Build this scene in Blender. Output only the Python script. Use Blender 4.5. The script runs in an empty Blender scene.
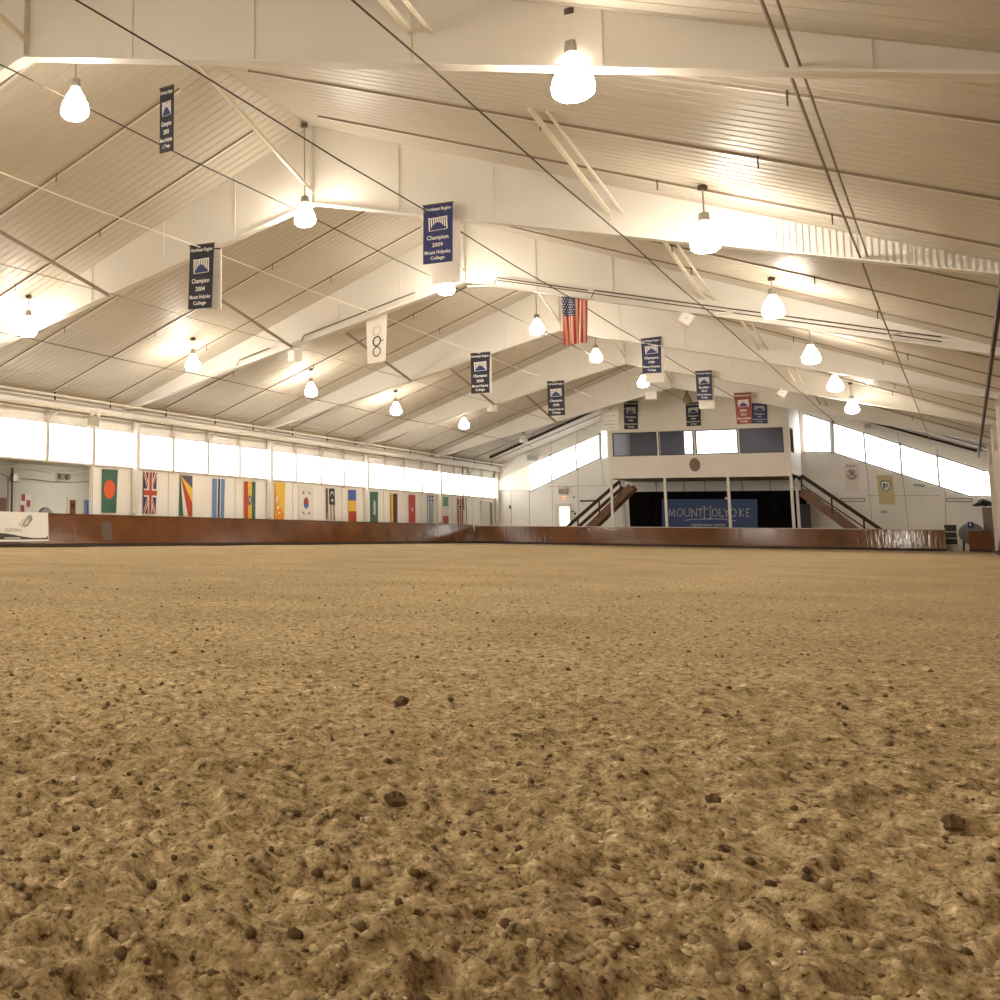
import bpy, math, random
import numpy as np
from mathutils import Vector, Matrix

random.seed(7)
C = bpy.context.scene.collection
SC = bpy.context.scene

# ------------------------------------------------------------------ camera
# world: x runs along the arena, y across it to the left, z up; metres
YAW, PIT, ROL = 0.63099636, 0.13083093, -0.01207922
F, CX, CY, EYE = 1142.754, 127.375, 377.886, 0.70
cy_, sy_, cp_, sp_, cr_, sr_ = (math.cos(YAW), math.sin(YAW), math.cos(PIT), math.sin(PIT), math.cos(ROL), math.sin(ROL))
fwd = np.array([cy_ * cp_, sy_ * cp_, sp_])
r0 = np.array([sy_, -cy_, 0.0])
d0 = np.cross(fwd, r0)
rgt = cr_ * r0 + sr_ * d0
dwn = -sr_ * r0 + cr_ * d0
EYEP = np.array([0, 0, EYE])
cam = bpy.data.cameras.new('camera')
cam_o = bpy.data.objects.new('camera', cam)
C.objects.link(cam_o)
m = Matrix.Identity(4)
for i in range(3):
    m[i][0], m[i][1], m[i][2], m[i][3] = rgt[i], -dwn[i], -fwd[i], EYEP[i]
cam_o.matrix_world = m
cam.sensor_width = 36
cam.lens = F / 1000 * 36
cam.shift_x = (500 - CX) / 1000
cam.shift_y = (CY - 500) / 1000
cam.clip_start, cam.clip_end = 0.05, 300
SC.camera = cam_o


def ray(px, py):
    return rgt * ((px - CX) / F) + dwn * ((py - CY) / F) + fwd


def onx(px, py, x):          # the point of a surveyed line of sight on the cross plane x
    d = ray(px, py)
    return Vector(EYEP + d * (x / d[0]))


def ony(px, py, y):
    d = ray(px, py)
    return Vector(EYEP + d * (y / d[1]))


def onz(px, py, z):
    d = ray(px, py)
    return Vector(EYEP + d * ((z - EYE) / d[2]))


# ------------------------------------------------------------------ building constants
YC, ZR, SL = 12.9, 11.0, 0.39           # ridge line, ridge height, roof slope
YL, YR, XE, XN = 27.1, -1.6, 82.0, -19.0  # left, right, far and near walls
zc = lambda y: ZR - SL * abs(y - YC)
zb = lambda y: 8.92 - 0.256 * abs(y - YC)
RAFT = [-7.55, 3.5, 14.55, 25.6, 36.65, 47.7, 58.75, 69.8]


# ------------------------------------------------------------------ materials
def lin(c):
    if isinstance(c, str):
        c = [int(c[i:i + 2], 16) / 255 for i in (0, 2, 4)]
        return [((v + 0.055) / 1.055) ** 2.4 if v > 0.04045 else v / 12.92 for v in c]
    return list(c)


def mat(name, col, rough=0.6, metal=0.0, spec=0.5, noise=None, bump=None, emit=None, var=0.12):
    mt = bpy.data.materials.new(name)
    mt.use_nodes = True
    nt = mt.node_tree
    b = nt.nodes['Principled BSDF']
    c = lin(col)
    b.inputs['Base Color'].default_value = (*c, 1)
    b.inputs['Roughness'].default_value = rough
    b.inputs['Metallic'].default_value = metal
    b.inputs['Specular IOR Level'].default_value = spec
    tc = nt.nodes.new('ShaderNodeTexCoord')
    if noise:
        mp = nt.nodes.new('ShaderNodeMapping')
        mp.inputs['Scale'].default_value = noise
        nt.links.new(tc.outputs['Object'], mp.inputs['Vector'])
        n = nt.nodes.new('ShaderNodeTexNoise')
        n.inputs['Scale'].default_value = 1
        n.inputs['Detail'].default_value = 5
        nt.links.new(mp.outputs[0], n.inputs['Vector'])
        r = nt.nodes.new('ShaderNodeValToRGB')
        r.color_ramp.elements[0].position = 0.3
        r.color_ramp.elements[1].position = 0.7
        r.color_ramp.elements[0].color = (*[v * (1 - var) for v in c], 1)
        r.color_ramp.elements[1].color = (*[min(1, v * (1 + var)) for v in c], 1)
        nt.links.new(n.outputs['Fac'], r.inputs[0])
        nt.links.new(r.outputs[0], b.inputs['Base Color'])
    if bump:
        sc, st, dist = bump
        mp2 = nt.nodes.new('ShaderNodeMapping')
        mp2.inputs['Scale'].default_value = sc
        nt.links.new(tc.outputs['Object'], mp2.inputs['Vector'])
        n2 = nt.nodes.new('ShaderNodeTexNoise')
        n2.inputs['Scale'].default_value = 1
        n2.inputs['Detail'].default_value = 3
        nt.links.new(mp2.outputs[0], n2.inputs['Vector'])
        bp = nt.nodes.new('ShaderNodeBump')
        bp.inputs['Strength'].default_value = st
        bp.inputs['Distance'].default_value = dist
        nt.links.new(n2.outputs['Fac'], bp.inputs['Height'])
        nt.links.new(bp.outputs[0], b.inputs['Normal'])
    if emit:
        ec, es = emit
        b.inputs['Emission Color'].default_value = (*lin(ec), 1)
        b.inputs['Emission Strength'].default_value = es
    return mt


LAMP_E, WIN_E = 135.0, 3.3
M = {}
M['ceiling'] = mat('ceiling_liner', (0.57, 0.52, 0.44), 0.5, spec=0.35, noise=(0.25, 0.5, 0.5), var=0.05)
M['white_steel'] = mat('white_painted_steel', (0.755, 0.72, 0.655), 0.45, noise=(0.3, 0.3, 0.3), var=0.04)
M['white_wall'] = mat('white_wall_panel', (0.91, 0.88, 0.83), 0.5, noise=(0.4, 0.4, 0.4), var=0.04)
M['grey_wall'] = mat('pale_grey_wall', (0.66, 0.66, 0.61), 0.6, noise=(0.4, 0.4, 0.4), var=0.05)
M['tan_wall'] = mat('warm_tan_wall', (0.88, 0.82, 0.73), 0.6, noise=(0.4, 0.4, 0.4), var=0.04)
M['mullion'] = mat('beige_mullion', (0.62, 0.56, 0.48), 0.5)
M['gasket'] = mat('grey_gasket', (0.30, 0.27, 0.23), 0.6)
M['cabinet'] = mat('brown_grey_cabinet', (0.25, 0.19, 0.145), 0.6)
M['strip'] = mat('brown_grey_strip', (0.29, 0.23, 0.165), 0.6, spec=0.2)
M['cable_dark'] = mat('dark_cable', (0.06, 0.042, 0.03), 0.8, spec=0.15)
M['cable_white'] = mat('white_cable', (0.8, 0.74, 0.62), 0.5)
M['dark_steel'] = mat('dark_steel', (0.11, 0.083, 0.06), 0.8, spec=0.15)
M['hook'] = mat('black_hook', (0.03, 0.025, 0.02), 0.5)
M['grey_metal'] = mat('grey_metal', (0.35, 0.32, 0.28), 0.4, 0.5)
M['lamp_glass'] = mat('lit_lamp_globe', (0.9, 0.85, 0.75), 0.3, emit=((1.0, 0.90, 0.765), LAMP_E))
M['lamp_shade'] = mat('lit_lamp_shade', (0.9, 0.86, 0.78), 0.3, emit=((1.0, 0.87, 0.70), 18.0))
M['tube_light'] = mat('lit_tube', (0.9, 0.9, 0.85), 0.3, emit=((1.0, 0.95, 0.85), 60.0))
M['lamp_off'] = mat('unlit_lamp_globe', (0.85, 0.82, 0.76), 0.25)
M['lamp_beige'] = mat('beige_lamp_shade', (0.33, 0.29, 0.2), 0.4)
M['window'] = mat('daylit_translucent_panel', (0.9, 0.9, 0.88), 0.4, emit=((1.0, 0.985, 0.95), WIN_E))
M['window_dim'] = mat('yellowed_translucent_panel', (0.85, 0.82, 0.62), 0.4, emit=((0.95, 0.90, 0.66), 0.42))
M['kick'] = mat('brown_plywood', (0.15, 0.055, 0.015), 0.13, spec=0.45, noise=(0.6, 0.6, 0.9), var=0.3, bump=((6.0, 6.0, 0.25), 0.30, 0.03))
M['curb'] = mat('dark_brown_curb', (0.035, 0.016, 0.009), 0.7)
M['cap'] = mat('pale_cap', (0.72, 0.62, 0.5), 0.5)
M['patch'] = mat('grey_brown_patch', (0.10, 0.062, 0.038), 0.6)
M['brown_wood'] = mat('brown_stained_wood', (0.15, 0.065, 0.025), 0.5, noise=(1, 3, 3), var=0.2)
M['dark_rail'] = mat('dark_brown_rail', (0.045, 0.026, 0.015), 0.6, spec=0.2)
M['navy'] = mat('navy_banner', (0.018, 0.028, 0.085), 0.6)
M['midnight'] = mat('midnight_banner', (0.016, 0.018, 0.032), 0.6)
M['blue'] = mat('bright_navy_banner', (0.022, 0.030, 0.15), 0.6)
M['maroon'] = mat('dark_red_banner', (0.25, 0.05, 0.035), 0.6)
M['hill_print'] = mat('dark_grey_print', (0.06, 0.05, 0.045), 0.6)
M['silver_letter'] = mat('silver_lettering', (0.55, 0.54, 0.52), 0.6)
M['letter'] = mat('white_lettering', (0.85, 0.84, 0.8), 0.6)
M['grey_letter'] = mat('grey_lettering', (0.42, 0.43, 0.42), 0.6)
M['hill'] = mat('royal_blue_print', (0.03, 0.042, 0.17), 0.6)
M['sheet'] = mat('white_sheet', (0.80, 0.75, 0.68), 0.6)
M['black'] = mat('black_cloth', (0.005, 0.004, 0.004), 0.95, spec=0.1)
M['ink'] = mat('black_ink', (0.03, 0.03, 0.03), 0.6)
M['sign_blue'] = mat('blue_sign_cloth', (0.035, 0.07, 0.19), 0.6)
M['frame_dark'] = mat('dark_window_frame', (0.035, 0.025, 0.03), 0.4)
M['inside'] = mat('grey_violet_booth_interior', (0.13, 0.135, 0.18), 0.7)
M['plaque'] = mat('brown_plaque', (0.2, 0.10, 0.07), 0.5)
M['yellow_pale'] = mat('pale_yellow_poster', (0.66, 0.55, 0.28), 0.6)
M['pink'] = mat('dusty_pink_print', (0.45, 0.29, 0.27), 0.6)
M['exit'] = mat('lit_exit_sign', (0.9, 0.6, 0.5), 0.5, emit=((1.0, 0.45, 0.3), 0.5))
M['red'] = mat('flag_red', (0.50, 0.055, 0.03), 0.6)
M['orange_red'] = mat('flag_orange_red', (0.78, 0.10, 0.02), 0.6)
M['green'] = mat('flag_green', (0.035, 0.13, 0.085), 0.6)
M['light_green'] = mat('flag_light_green', (0.09, 0.33, 0.17), 0.6)
M['yellow'] = mat('flag_yellow', (0.85, 0.55, 0.06), 0.6)
M['orange'] = mat('flag_orange', (0.85, 0.30, 0.02), 0.6)
M['flag_navy'] = mat('flag_navy', (0.03, 0.035, 0.10), 0.6)
M['flag_violet'] = mat('flag_grey_violet', (0.09, 0.08, 0.13), 0.6)
M['sky_blue'] = mat('flag_sky_blue', (0.13, 0.27, 0.52), 0.6)
M['royal'] = mat('flag_royal_blue', (0.07, 0.13, 0.48), 0.6)
M['crimson'] = mat('flag_crimson', (0.36, 0.06, 0.08), 0.6)
M['mauve'] = mat('flag_faded_mauve', (0.30, 0.20, 0.2), 0.6)
M['brown_flag'] = mat('flag_dark_brown', (0.10, 0.028, 0.012), 0.6)
M['us_red'] = mat('flag_stripe_red', (0.50, 0.07, 0.05), 0.6)
M['us_white'] = mat('flag_stripe_white', (0.85, 0.60, 0.48), 0.6)
M['us_blue'] = mat('flag_canton_blue', (0.05, 0.065, 0.15), 0.6)
M['flag_white'] = mat('flag_white', (0.82, 0.78, 0.72), 0.6)
M['drum_grey'] = mat('grey_drum', (0.24, 0.24, 0.25), 0.4)
M['tread_white'] = mat('pale_step_edge', (0.6, 0.56, 0.5), 0.5)
M['clod'] = mat('brown_earth_clod', (0.42, 0.32, 0.18), 0.95, noise=(14, 14, 14), var=0.35)
M['dark_clod'] = mat('dark_earth_clod', (0.135, 0.083, 0.038), 0.95, noise=(14, 14, 14), var=0.3)
M['chip'] = mat('pale_stone', (0.72, 0.60, 0.44), 0.7)

# thin glass of the booth windows
g = bpy.data.materials.new('booth_glass')
g.use_nodes = True
nt = g.node_tree
nt.nodes.remove(nt.nodes['Principled BSDF'])
mx = nt.nodes.new('ShaderNodeMixShader'); tr = nt.nodes.new('ShaderNodeBsdfTransparent'); gl = nt.nodes.new('ShaderNodeBsdfGlossy')
tr.inputs[0].default_value = (0.86, 0.86, 0.92, 1); gl.inputs['Roughness'].default_value = 0.32
mx.inputs[0].default_value = 0.02
nt.links.new(tr.outputs[0], mx.inputs[1]); nt.links.new(gl.outputs[0], mx.inputs[2])
nt.links.new(mx.outputs[0], nt.nodes['Material Output'].inputs[0])
M['glass'] = g

# ribbed ceiling liner: ribs run up the slope
nt = M['ceiling'].node_tree
tc = nt.nodes.new('ShaderNodeTexCoord'); wv = nt.nodes.new('ShaderNodeTexWave'); bp = nt.nodes.new('ShaderNodeBump')
wv.wave_type = 'BANDS'; wv.bands_direction = 'X'; wv.wave_profile = 'SAW'
wv.inputs['Scale'].default_value = 1.0; wv.inputs['Distortion'].default_value = 0.25
bp.inputs['Strength'].default_value = 0.5; bp.inputs['Distance'].default_value = 0.05
nt.links.new(tc.outputs['Object'], wv.inputs['Vector']); nt.links.new(wv.outputs['Fac'], bp.inputs['Height'])
nt.links.new(bp.outputs[0], nt.nodes['Principled BSDF'].inputs['Normal'])

# arena dirt
dm = bpy.data.materials.new('arena_dirt')
dm.use_nodes = True
nt = dm.node_tree
b = nt.nodes['Principled BSDF']
b.inputs['Roughness'].default_value = 0.95; b.inputs['Specular IOR Level'].default_value = 0.15
tc = nt.nodes.new('ShaderNodeTexCoord')
def noise_node(scale, detail, rough=0.6):
    n = nt.nodes.new('ShaderNodeTexNoise')
    n.inputs['Scale'].default_value = scale; n.inputs['Detail'].default_value = detail; n.inputs['Roughness'].default_value = rough
    nt.links.new(tc.outputs['Object'], n.inputs['Vector'])
    return n
n1 = noise_node(24.0, 10, 0.74)
r1 = nt.nodes.new('ShaderNodeValToRGB')
r1.color_ramp.elements[0].position = 0.37; r1.color_ramp.elements[0].color = (0.075, 0.045, 0.018, 1)
r1.color_ramp.elements[1].position = 0.66; r1.color_ramp.elements[1].color = (0.76, 0.615, 0.395, 1)
e = r1.color_ramp.elements.new(0.44); e.color = (0.325, 0.24, 0.12, 1)
e = r1.color_ramp.elements.new(0.56); e.color = (0.495, 0.385, 0.215, 1)
nt.links.new(n1.outputs['Fac'], r1.inputs[0])
n2 = noise_node(0.5, 6)
r2 = nt.nodes.new('ShaderNodeValToRGB')
r2.color_ramp.elements[0].position = 0.35; r2.color_ramp.elements[0].color = (0.78, 0.76, 0.72, 1)
r2.color_ramp.elements[1].position = 0.65; r2.color_ramp.elements[1].color = (1, 1, 1, 1)
nt.links.new(n2.outputs['Fac'], r2.inputs[0])
# random damp and dry flecks; their contrast also stands in for pit shading
n4 = noise_node(95.0, 5, 0.7)
r4 = nt.nodes.new('ShaderNodeValToRGB')
r4.color_ramp.elements[0].position = 0.36; r4.color_ramp.elements[0].color = (0.42, 0.36, 0.28, 1)
r4.color_ramp.elements[1].position = 0.62; r4.color_ramp.elements[1].color = (1.25, 1.25, 1.25, 1)
e = r4.color_ramp.elements.new(0.45); e.color = (1, 1, 1, 1)
nt.links.new(n4.outputs['Fac'], r4.inputs[0])
mu = nt.nodes.new('ShaderNodeMixRGB'); mu.blend_type = 'MULTIPLY'; mu.inputs[0].default_value = 1
mu2 = nt.nodes.new('ShaderNodeMixRGB'); mu2.blend_type = 'MULTIPLY'; mu2.inputs[0].default_value = 1
nt.links.new(r1.outputs[0], mu.inputs[1]); nt.links.new(r2.outputs[0], mu.inputs[2])
nt.links.new(mu.outputs[0], mu2.inputs[1]); nt.links.new(r4.outputs[0], mu2.inputs[2])
nt.links.new(mu2.outputs[0], b.inputs['Base Color'])
n3 = noise_node(30.0, 7, 0.8)
bp = nt.nodes.new('ShaderNodeBump'); bp.inputs['Strength'].default_value = 0.6; bp.inputs['Distance'].default_value = 0.012
nt.links.new(n3.outputs['Fac'], bp.inputs['Height']); nt.links.new(bp.outputs[0], b.inputs['Normal'])
M['dirt'] = dm


# ------------------------------------------------------------------ mesh builder
class MB:
    def __init__(s):
        s.v, s.f, s.m = [], [], []

    def add(s, pts, faces, mi=0):
        o = len(s.v)
        s.v += [tuple(p) for p in pts]
        s.f += [tuple(i + o for i in f) for f in faces]
        s.m += [mi] * len(faces)
        return s

    def box(s, x0, x1, y0, y1, z0, z1, mi=0):
        p = [(x, y, z) for x in (x0, x1) for y in (y0, y1) for z in (z0, z1)]
        return s.add(p, [(0, 1, 3, 2), (4, 6, 7, 5), (0, 4, 5, 1), (2, 3, 7, 6), (0, 2, 6, 4), (1, 5, 7, 3)], mi)

    def prism(s, poly, vec, mi=0):
        n = len(poly)
        vec = Vector(vec)
        p = [Vector(q) for q in poly] + [Vector(q) + vec for q in poly]
        fs = [tuple(range(n)), tuple(range(2 * n - 1, n - 1, -1))] + [(i, i + n, (i + 1) % n + n, (i + 1) % n) for i in range(n)]
        return s.add(p, fs, mi)

    def tube(s, pts, r, seg=6, mi=0, cap=True):
        pts = [Vector(p) for p in pts]
        rs = r if isinstance(r, (list, tuple)) else [r] * len(pts)
        ring = []
        for i, p in enumerate(pts):
            a = pts[max(i - 1, 0)]
            c = pts[min(i + 1, len(pts) - 1)]
            d = (c - a).normalized()
            u = d.cross(Vector((0, 0, 1)))
            if u.length < 1e-3:
                u = d.cross(Vector((1, 0, 0)))
            u.normalize()
            w = d.cross(u)
            ring.append([p + (u * math.cos(t) + w * math.sin(t)) * rs[i] for t in [2 * math.pi * k / seg for k in range(seg)]])
        fs = []
        for i in range(len(pts) - 1):
            for k in range(seg):
                k2 = (k + 1) % seg
                fs.append((i * seg + k, i * seg + k2, (i + 1) * seg + k2, (i + 1) * seg + k))
        if cap:
            fs.append(tuple(range(seg - 1, -1, -1)))
            fs.append(tuple(range((len(pts) - 1) * seg, len(pts) * seg)))
        return s.add([q for rg in ring for q in rg], fs, mi)

    def bar(s, a, c, w, h, mi=0):           # rectangular bar from a to c
        a, c = Vector(a), Vector(c)
        d = (c - a).normalized()
        u = d.cross(Vector((0, 0, 1)))
        if u.length < 1e-3:
            u = Vector((0, 1, 0))
        u.normalize()
        t = u.cross(d)
        p = []
        for q in (a, c):
            p += [q + u * (i * w / 2) + t * (j * h / 2) for i, j in ((-1, -1), (1, -1), (1, 1), (-1, 1))]
        return s.add(p, [(3, 2, 1, 0), (4, 5, 6, 7), (0, 1, 5, 4), (1, 2, 6, 5), (2, 3, 7, 6), (3, 0, 4, 7)], mi)

    def lathe(s, prof, c, seg=20, mi=0, axis='z'):
        o = []
        for r, h in prof:
            for k in range(seg):
                t = 2 * math.pi * k / seg
                if axis == 'z':
                    o.append((c[0] + r * math.cos(t), c[1] + r * math.sin(t), c[2] + h))
                else:
                    o.append((c[0] + h, c[1] + r * math.cos(t), c[2] + r * math.sin(t)))
        fs = []
        for i in range(len(prof) - 1):
            for k in range(seg):
                k2 = (k + 1) % seg
                fs.append((i * seg + k, i * seg + k2, (i + 1) * seg + k2, (i + 1) * seg + k))
        fs.append(tuple(range(seg - 1, -1, -1)))
        fs.append(tuple(range((len(prof) - 1) * seg, len(prof) * seg)))
        return s.add(o, fs, mi)

    def build(s, name, mats, parent=None, org=(0, 0, 0), smooth=False):
        me = bpy.data.meshes.new(name)
        me.from_pydata([(x - org[0], y - org[1], z - org[2]) for x, y, z in s.v], [], s.f)
        for k in (mats if isinstance(mats, (list, tuple)) else [mats]):
            me.materials.append(M[k])
        me.polygons.foreach_set('material_index', s.m)
        if smooth:
            me.polygons.foreach_set('use_smooth', [True] * len(s.f))
        me.validate()
        me.update()
        o = bpy.data.objects.new(name, me)
        C.objects.link(o)
        if parent:
            o.parent = parent
        else:
            o.location = org
        return o


def tag(o, label=None, cat=None, group=None, kind=None):
    if label: o['label'] = label
    if cat: o['category'] = cat
    if group: o['group'] = group
    if kind: o['kind'] = kind
    return o


def thing(name, label, cat, loc=(0, 0, 0), group=None, kind=None):
    o = bpy.data.objects.new(name, None)
    o.empty_display_size = 0.2
    C.objects.link(o)
    o.location = loc
    return tag(o, label, cat, group, kind)


def struct(o, label, cat):
    return tag(o, label, cat, kind='structure')


def copy_tree(o, parent=None):
    c = o.copy()
    C.objects.link(c)
    if parent: c.parent = parent
    for ch in list(o.children):
        copy_tree(ch, c)
    return c


class Quad:                                  # a hanging sheet given by its four corners
    def __init__(s, TL, TR, BR, BL, n):
        s.c = [Vector(q) for q in (TL, TR, BR, BL)]
        s.n = Vector(n).normalized()

    def p(s, u, v, off=0.0):
        a, b_, c, d = s.c
        return (a * (1 - u) + b_ * u) * (1 - v) + (d * (1 - u) + c * u) * v + s.n * off

    @property
    def w(s): return (s.c[1] - s.c[0]).length
    @property
    def h(s): return (s.c[3] - s.c[0]).length


def qx(x, pts, n=(-1, 0, 0)):
    return Quad(*[onx(px, py, x) for px, py in pts], n)


def qy(y, pts, n=(0, -1, 0)):
    return Quad(*[ony(px, py, y) for px, py in pts], n)


def sheet(mb, q, t=0.02, mi=0, nu=1, nv=1, wave=0.0):
    f, b_ = [], []
    for j in range(nv + 1):
        for i in range(nu + 1):
            u, v = i / nu, j / nv
            w = wave * math.sin(u * 9 + v * 2.5)
            f.append(q.p(u, v, w)); b_.append(q.p(u, v, w - t))
    W = nu + 1
    fs = []
    n = len(f)
    for j in range(nv):
        for i in range(nu):
            a = j * W + i
            fs.append((a, a + W, a + W + 1, a + 1))
            fs.append((n + a, n + a + 1, n + a + W + 1, n + a + W))
    per = [i for i in range(W)] + [j * W + nu for j in range(1, nv + 1)] + [nv * W + i for i in range(nu - 1, -1, -1)] + [j * W for j in range(nv - 1, 0, -1)]
    for k in range(len(per)):
        a, c = per[k], per[(k + 1) % len(per)]
        fs.append((a, c, n + c, n + a))
    return mb.add(f + b_, fs, mi)


def paint(mb, q, poly, mi, layer=1, step=0.004):
    pts = [q.p(u, v, layer * step) for u, v in poly]
    return mb.add(pts, [tuple(range(len(pts) - 1, -1, -1))], mi)


def rect(u0, v0, u1, v1):
    return [(u0, v0), (u1, v0), (u1, v1), (u0, v1)]


def disc(u, v, ru, rv, n=20):
    return [(u + ru * math.cos(2 * math.pi * k / n), v + rv * math.sin(2 * math.pi * k / n)) for k in range(n)]


_tc = {}
def glyphs(body):
    if body not in _tc:
        cu = bpy.data.curves.new('t', 'FONT')
        cu.body = body; cu.size = 1; cu.align_x = 'CENTER'; cu.resolution_u = 2; cu.offset = 0.018
        o = bpy.data.objects.new('t', cu)
        C.objects.link(o)
        dg = bpy.context.evaluated_depsgraph_get()
        me = bpy.data.meshes.new_from_object(o.evaluated_get(dg))
        vs = [(v.co.x, v.co.y) for v in me.vertices]
        fs = [tuple(p.vertices) for p in me.polygons]
        bpy.data.objects.remove(o); bpy.data.curves.remove(cu); bpy.data.meshes.remove(me)
        x0 = min(v[0] for v in vs); x1 = max(v[0] for v in vs)
        _tc[body] = ([(x - (x0 + x1) / 2, y) for x, y in vs], fs, x1 - x0)
    return _tc[body]


def text(mb, q, body, uc, vbase, width=None, height=None, mi=0, off=0.008):
    vs, fs, w = glyphs(body)                # width in u; height = cap height in v
    if height is None:
        sx = width / w; sy = sx * q.w / q.h * 1.15
    else:
        sy = height / 0.7; sx = sy * q.h / q.w
        if width and sx * w > width: sx = width / w
    mb.add([q.p(uc + x * sx, vbase - y * sy, off) for x, y in vs], fs, mi)


def stroke(mb, q, pts, th, mi=0, off=0.008):   # a drawn line on a sheet, th in metres
    for (u0, v0), (u1, v1) in zip(pts[:-1], pts[1:]):
        a, c = q.p(u0, v0, off), q.p(u1, v1, off)
        d = (c - a)
        if d.length < 1e-6: continue
        d.normalize()
        s_ = d.cross(q.n) * (th / 2)
        e = d * (th * 0.3)
        mb.add([a - e - s_, a - e + s_, c + e + s_, c + e - s_], [(0, 1, 2, 3)], mi)


# ------------------------------------------------------------------ ground
rng = np.random.default_rng(3)
LAT = [rng.random((256, 256)) for _ in range(4)]
def vnoise(x, y, k):
    L = LAT[k % 4]
    xi, yi = np.floor(x).astype(int), np.floor(y).astype(int)
    fx, fy = x - xi, y - yi
    fx = fx * fx * (3 - 2 * fx); fy = fy * fy * (3 - 2 * fy)
    a = L[xi % 256, yi % 256]; b_ = L[(xi + 1) % 256, yi % 256]; c = L[xi % 256, (yi + 1) % 256]; d = L[(xi + 1) % 256, (yi + 1) % 256]
    return (a * (1 - fx) + b_ * fx) * (1 - fy) + (c * (1 - fx) + d * fx) * fy


OCT = [(2.7, 0.030, 0), (0.9, 0.012, 0), (0.31, 0.008, 1), (0.15, 0.012, 2), (0.075, 0.022, 2), (0.045, 0.022, 2), (0.028, 0.018, 2), (0.017, 0.012, 0)]
def relief(x, y, spacing=0.0):
    z = np.zeros_like(x)
    for i, (wl, amp, mode) in enumerate(OCT):
        ca, sa = math.cos(i * 1.1), math.sin(i * 1.1)
        n = vnoise((x * ca + y * sa) / wl + 57.3 * i, (-x * sa + y * ca) / wl + 31.7 * i, i)
        if mode == 1: n = np.abs(2 * n - 1) ** 1.15     # lumps with sharp little hollows between
        if mode == 2: n = np.clip((n - 0.45) * 2.2, 0, 1) ** 0.7 * 0.9 - np.clip((0.3 - n) * 2.5, 0, 1) * 0.4 + 0.3   # clods and pits
        k = np.clip((wl / np.maximum(spacing, 1e-4) - 1.2) / 1.5, 0, 1)
        z += amp * (n - 0.45) * k
    return z


rr = [0.5]
while rr[-1] < 95: rr.append(rr[-1] * 1.0048 + 0.0012)
rr = np.array(rr)
th = np.radians(np.concatenate([np.arange(-180, -7, 3.0), np.arange(-7, 66, 0.115), np.arange(66, 180.1, 3.0)]))
RR, TT = np.meshgrid(rr, th, indexing='ij')
X, Y = RR * np.cos(TT), RR * np.sin(TT)
sp = RR * 0.0048 + 0.001 + np.where((TT < -.12) | (TT > 1.15), RR * 0.05, 0)
Z = relief(X, Y, sp)
Z = np.where(RR > 45, Z * np.clip((95 - RR) / 50, 0.2, 1), Z)
inside = (X > XN) & (X < XE) & (Y > YR) & (Y < YL + 0.2)
Xc, Yc = np.clip(X, XN, XE), np.clip(Y, YR, YL + 4.5)
V = np.stack([Xc, Yc, Z], -1).reshape(-1, 3)
nr, ntn = RR.shape
idx = np.arange(nr * ntn).reshape(nr, ntn)
keep = (inside[:-1, :-1] | inside[1:, :-1] | inside[:-1, 1:] | inside[1:, 1:])
Fq = np.stack([idx[:-1, :-1], idx[1:, :-1], idx[1:, 1:], idx[:-1, 1:]], -1)[keep]
me = bpy.data.meshes.new('floor')
me.vertices.add(len(V)); me.vertices.foreach_set('co', V.ravel())
me.loops.add(Fq.size); me.loops.foreach_set('vertex_index', Fq.ravel().astype(np.int32))
me.polygons.add(len(Fq)); me.polygons.foreach_set('loop_start', np.arange(0, Fq.size, 4, dtype=np.int32))
me.update(calc_edges=True)
me.validate()
me.materials.append(M['dirt'])
fl = bpy.data.objects.new('floor', me)
C.objects.link(fl)
struct(fl, 'loose brown dirt footing of the riding arena floor', 'floor')
mb = MB(); mb.box(XN - 0.5, XE + 0.5, YR - 0.5, YL + 5, -0.5, -0.16)
struct(mb.build('floor_base', 'dirt'), 'packed earth under the loose arena dirt', 'floor')

# loose clods and crumbs, beyond counting
def clod(mb, x, y, z, r, mi, flat=0.7):
    n1_, n2_ = (7, 4) if r < .02 else (11, 7)
    pts = []
    ph = random.random() * 6.28
    for j in range(n2_ + 1):
        t = math.pi * j / n2_
        for i in range(n1_):
            a = 2 * math.pi * i / n1_ + ph
            q = r * random.uniform(0.68, 1.25)
            pts.append((x + q * math.sin(t) * math.cos(a), y + q * math.sin(t) * math.sin(a), z + q * flat * math.cos(t)))
    fs = []
    for j in range(n2_):
        for i in range(n1_):
            i2 = (i + 1) % n1_
            fs.append((j * n1_ + i, (j + 1) * n1_ + i, (j + 1) * n1_ + i2, j * n1_ + i2))
    mb.add(pts, fs, mi)


def scatter(name, n, rmin, rmax, dmin, dmax, label, cat, mats, mode):
    mb = MB()
    d = dmin * (dmax / dmin) ** np.array([random.random() for _ in range(n)])
    a = np.radians(np.array([random.uniform(-3, 66) for _ in range(n)]))
    x, y = d * np.cos(a), d * np.sin(a)
    ok = (y > -.85) & (y < 26) & (x < 75)
    x, y = x[ok], y[ok]
    z = relief(x, y, np.sqrt(x * x + y * y) * 0.0048 + 0.001)
    for xi, yi, zi in zip(x, y, z):
        r = rmin * (rmax / rmin) ** (random.random() ** 1.8)
        clod(mb, xi, yi, zi + r * 0.25, r, 0 if len(mats) == 1 or random.random() < 0.8 else 1, 0.75 if mode else 0.45)
    o = mb.build(name, mats, smooth=True)
    return tag(o, label, cat, kind='stuff')


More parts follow.
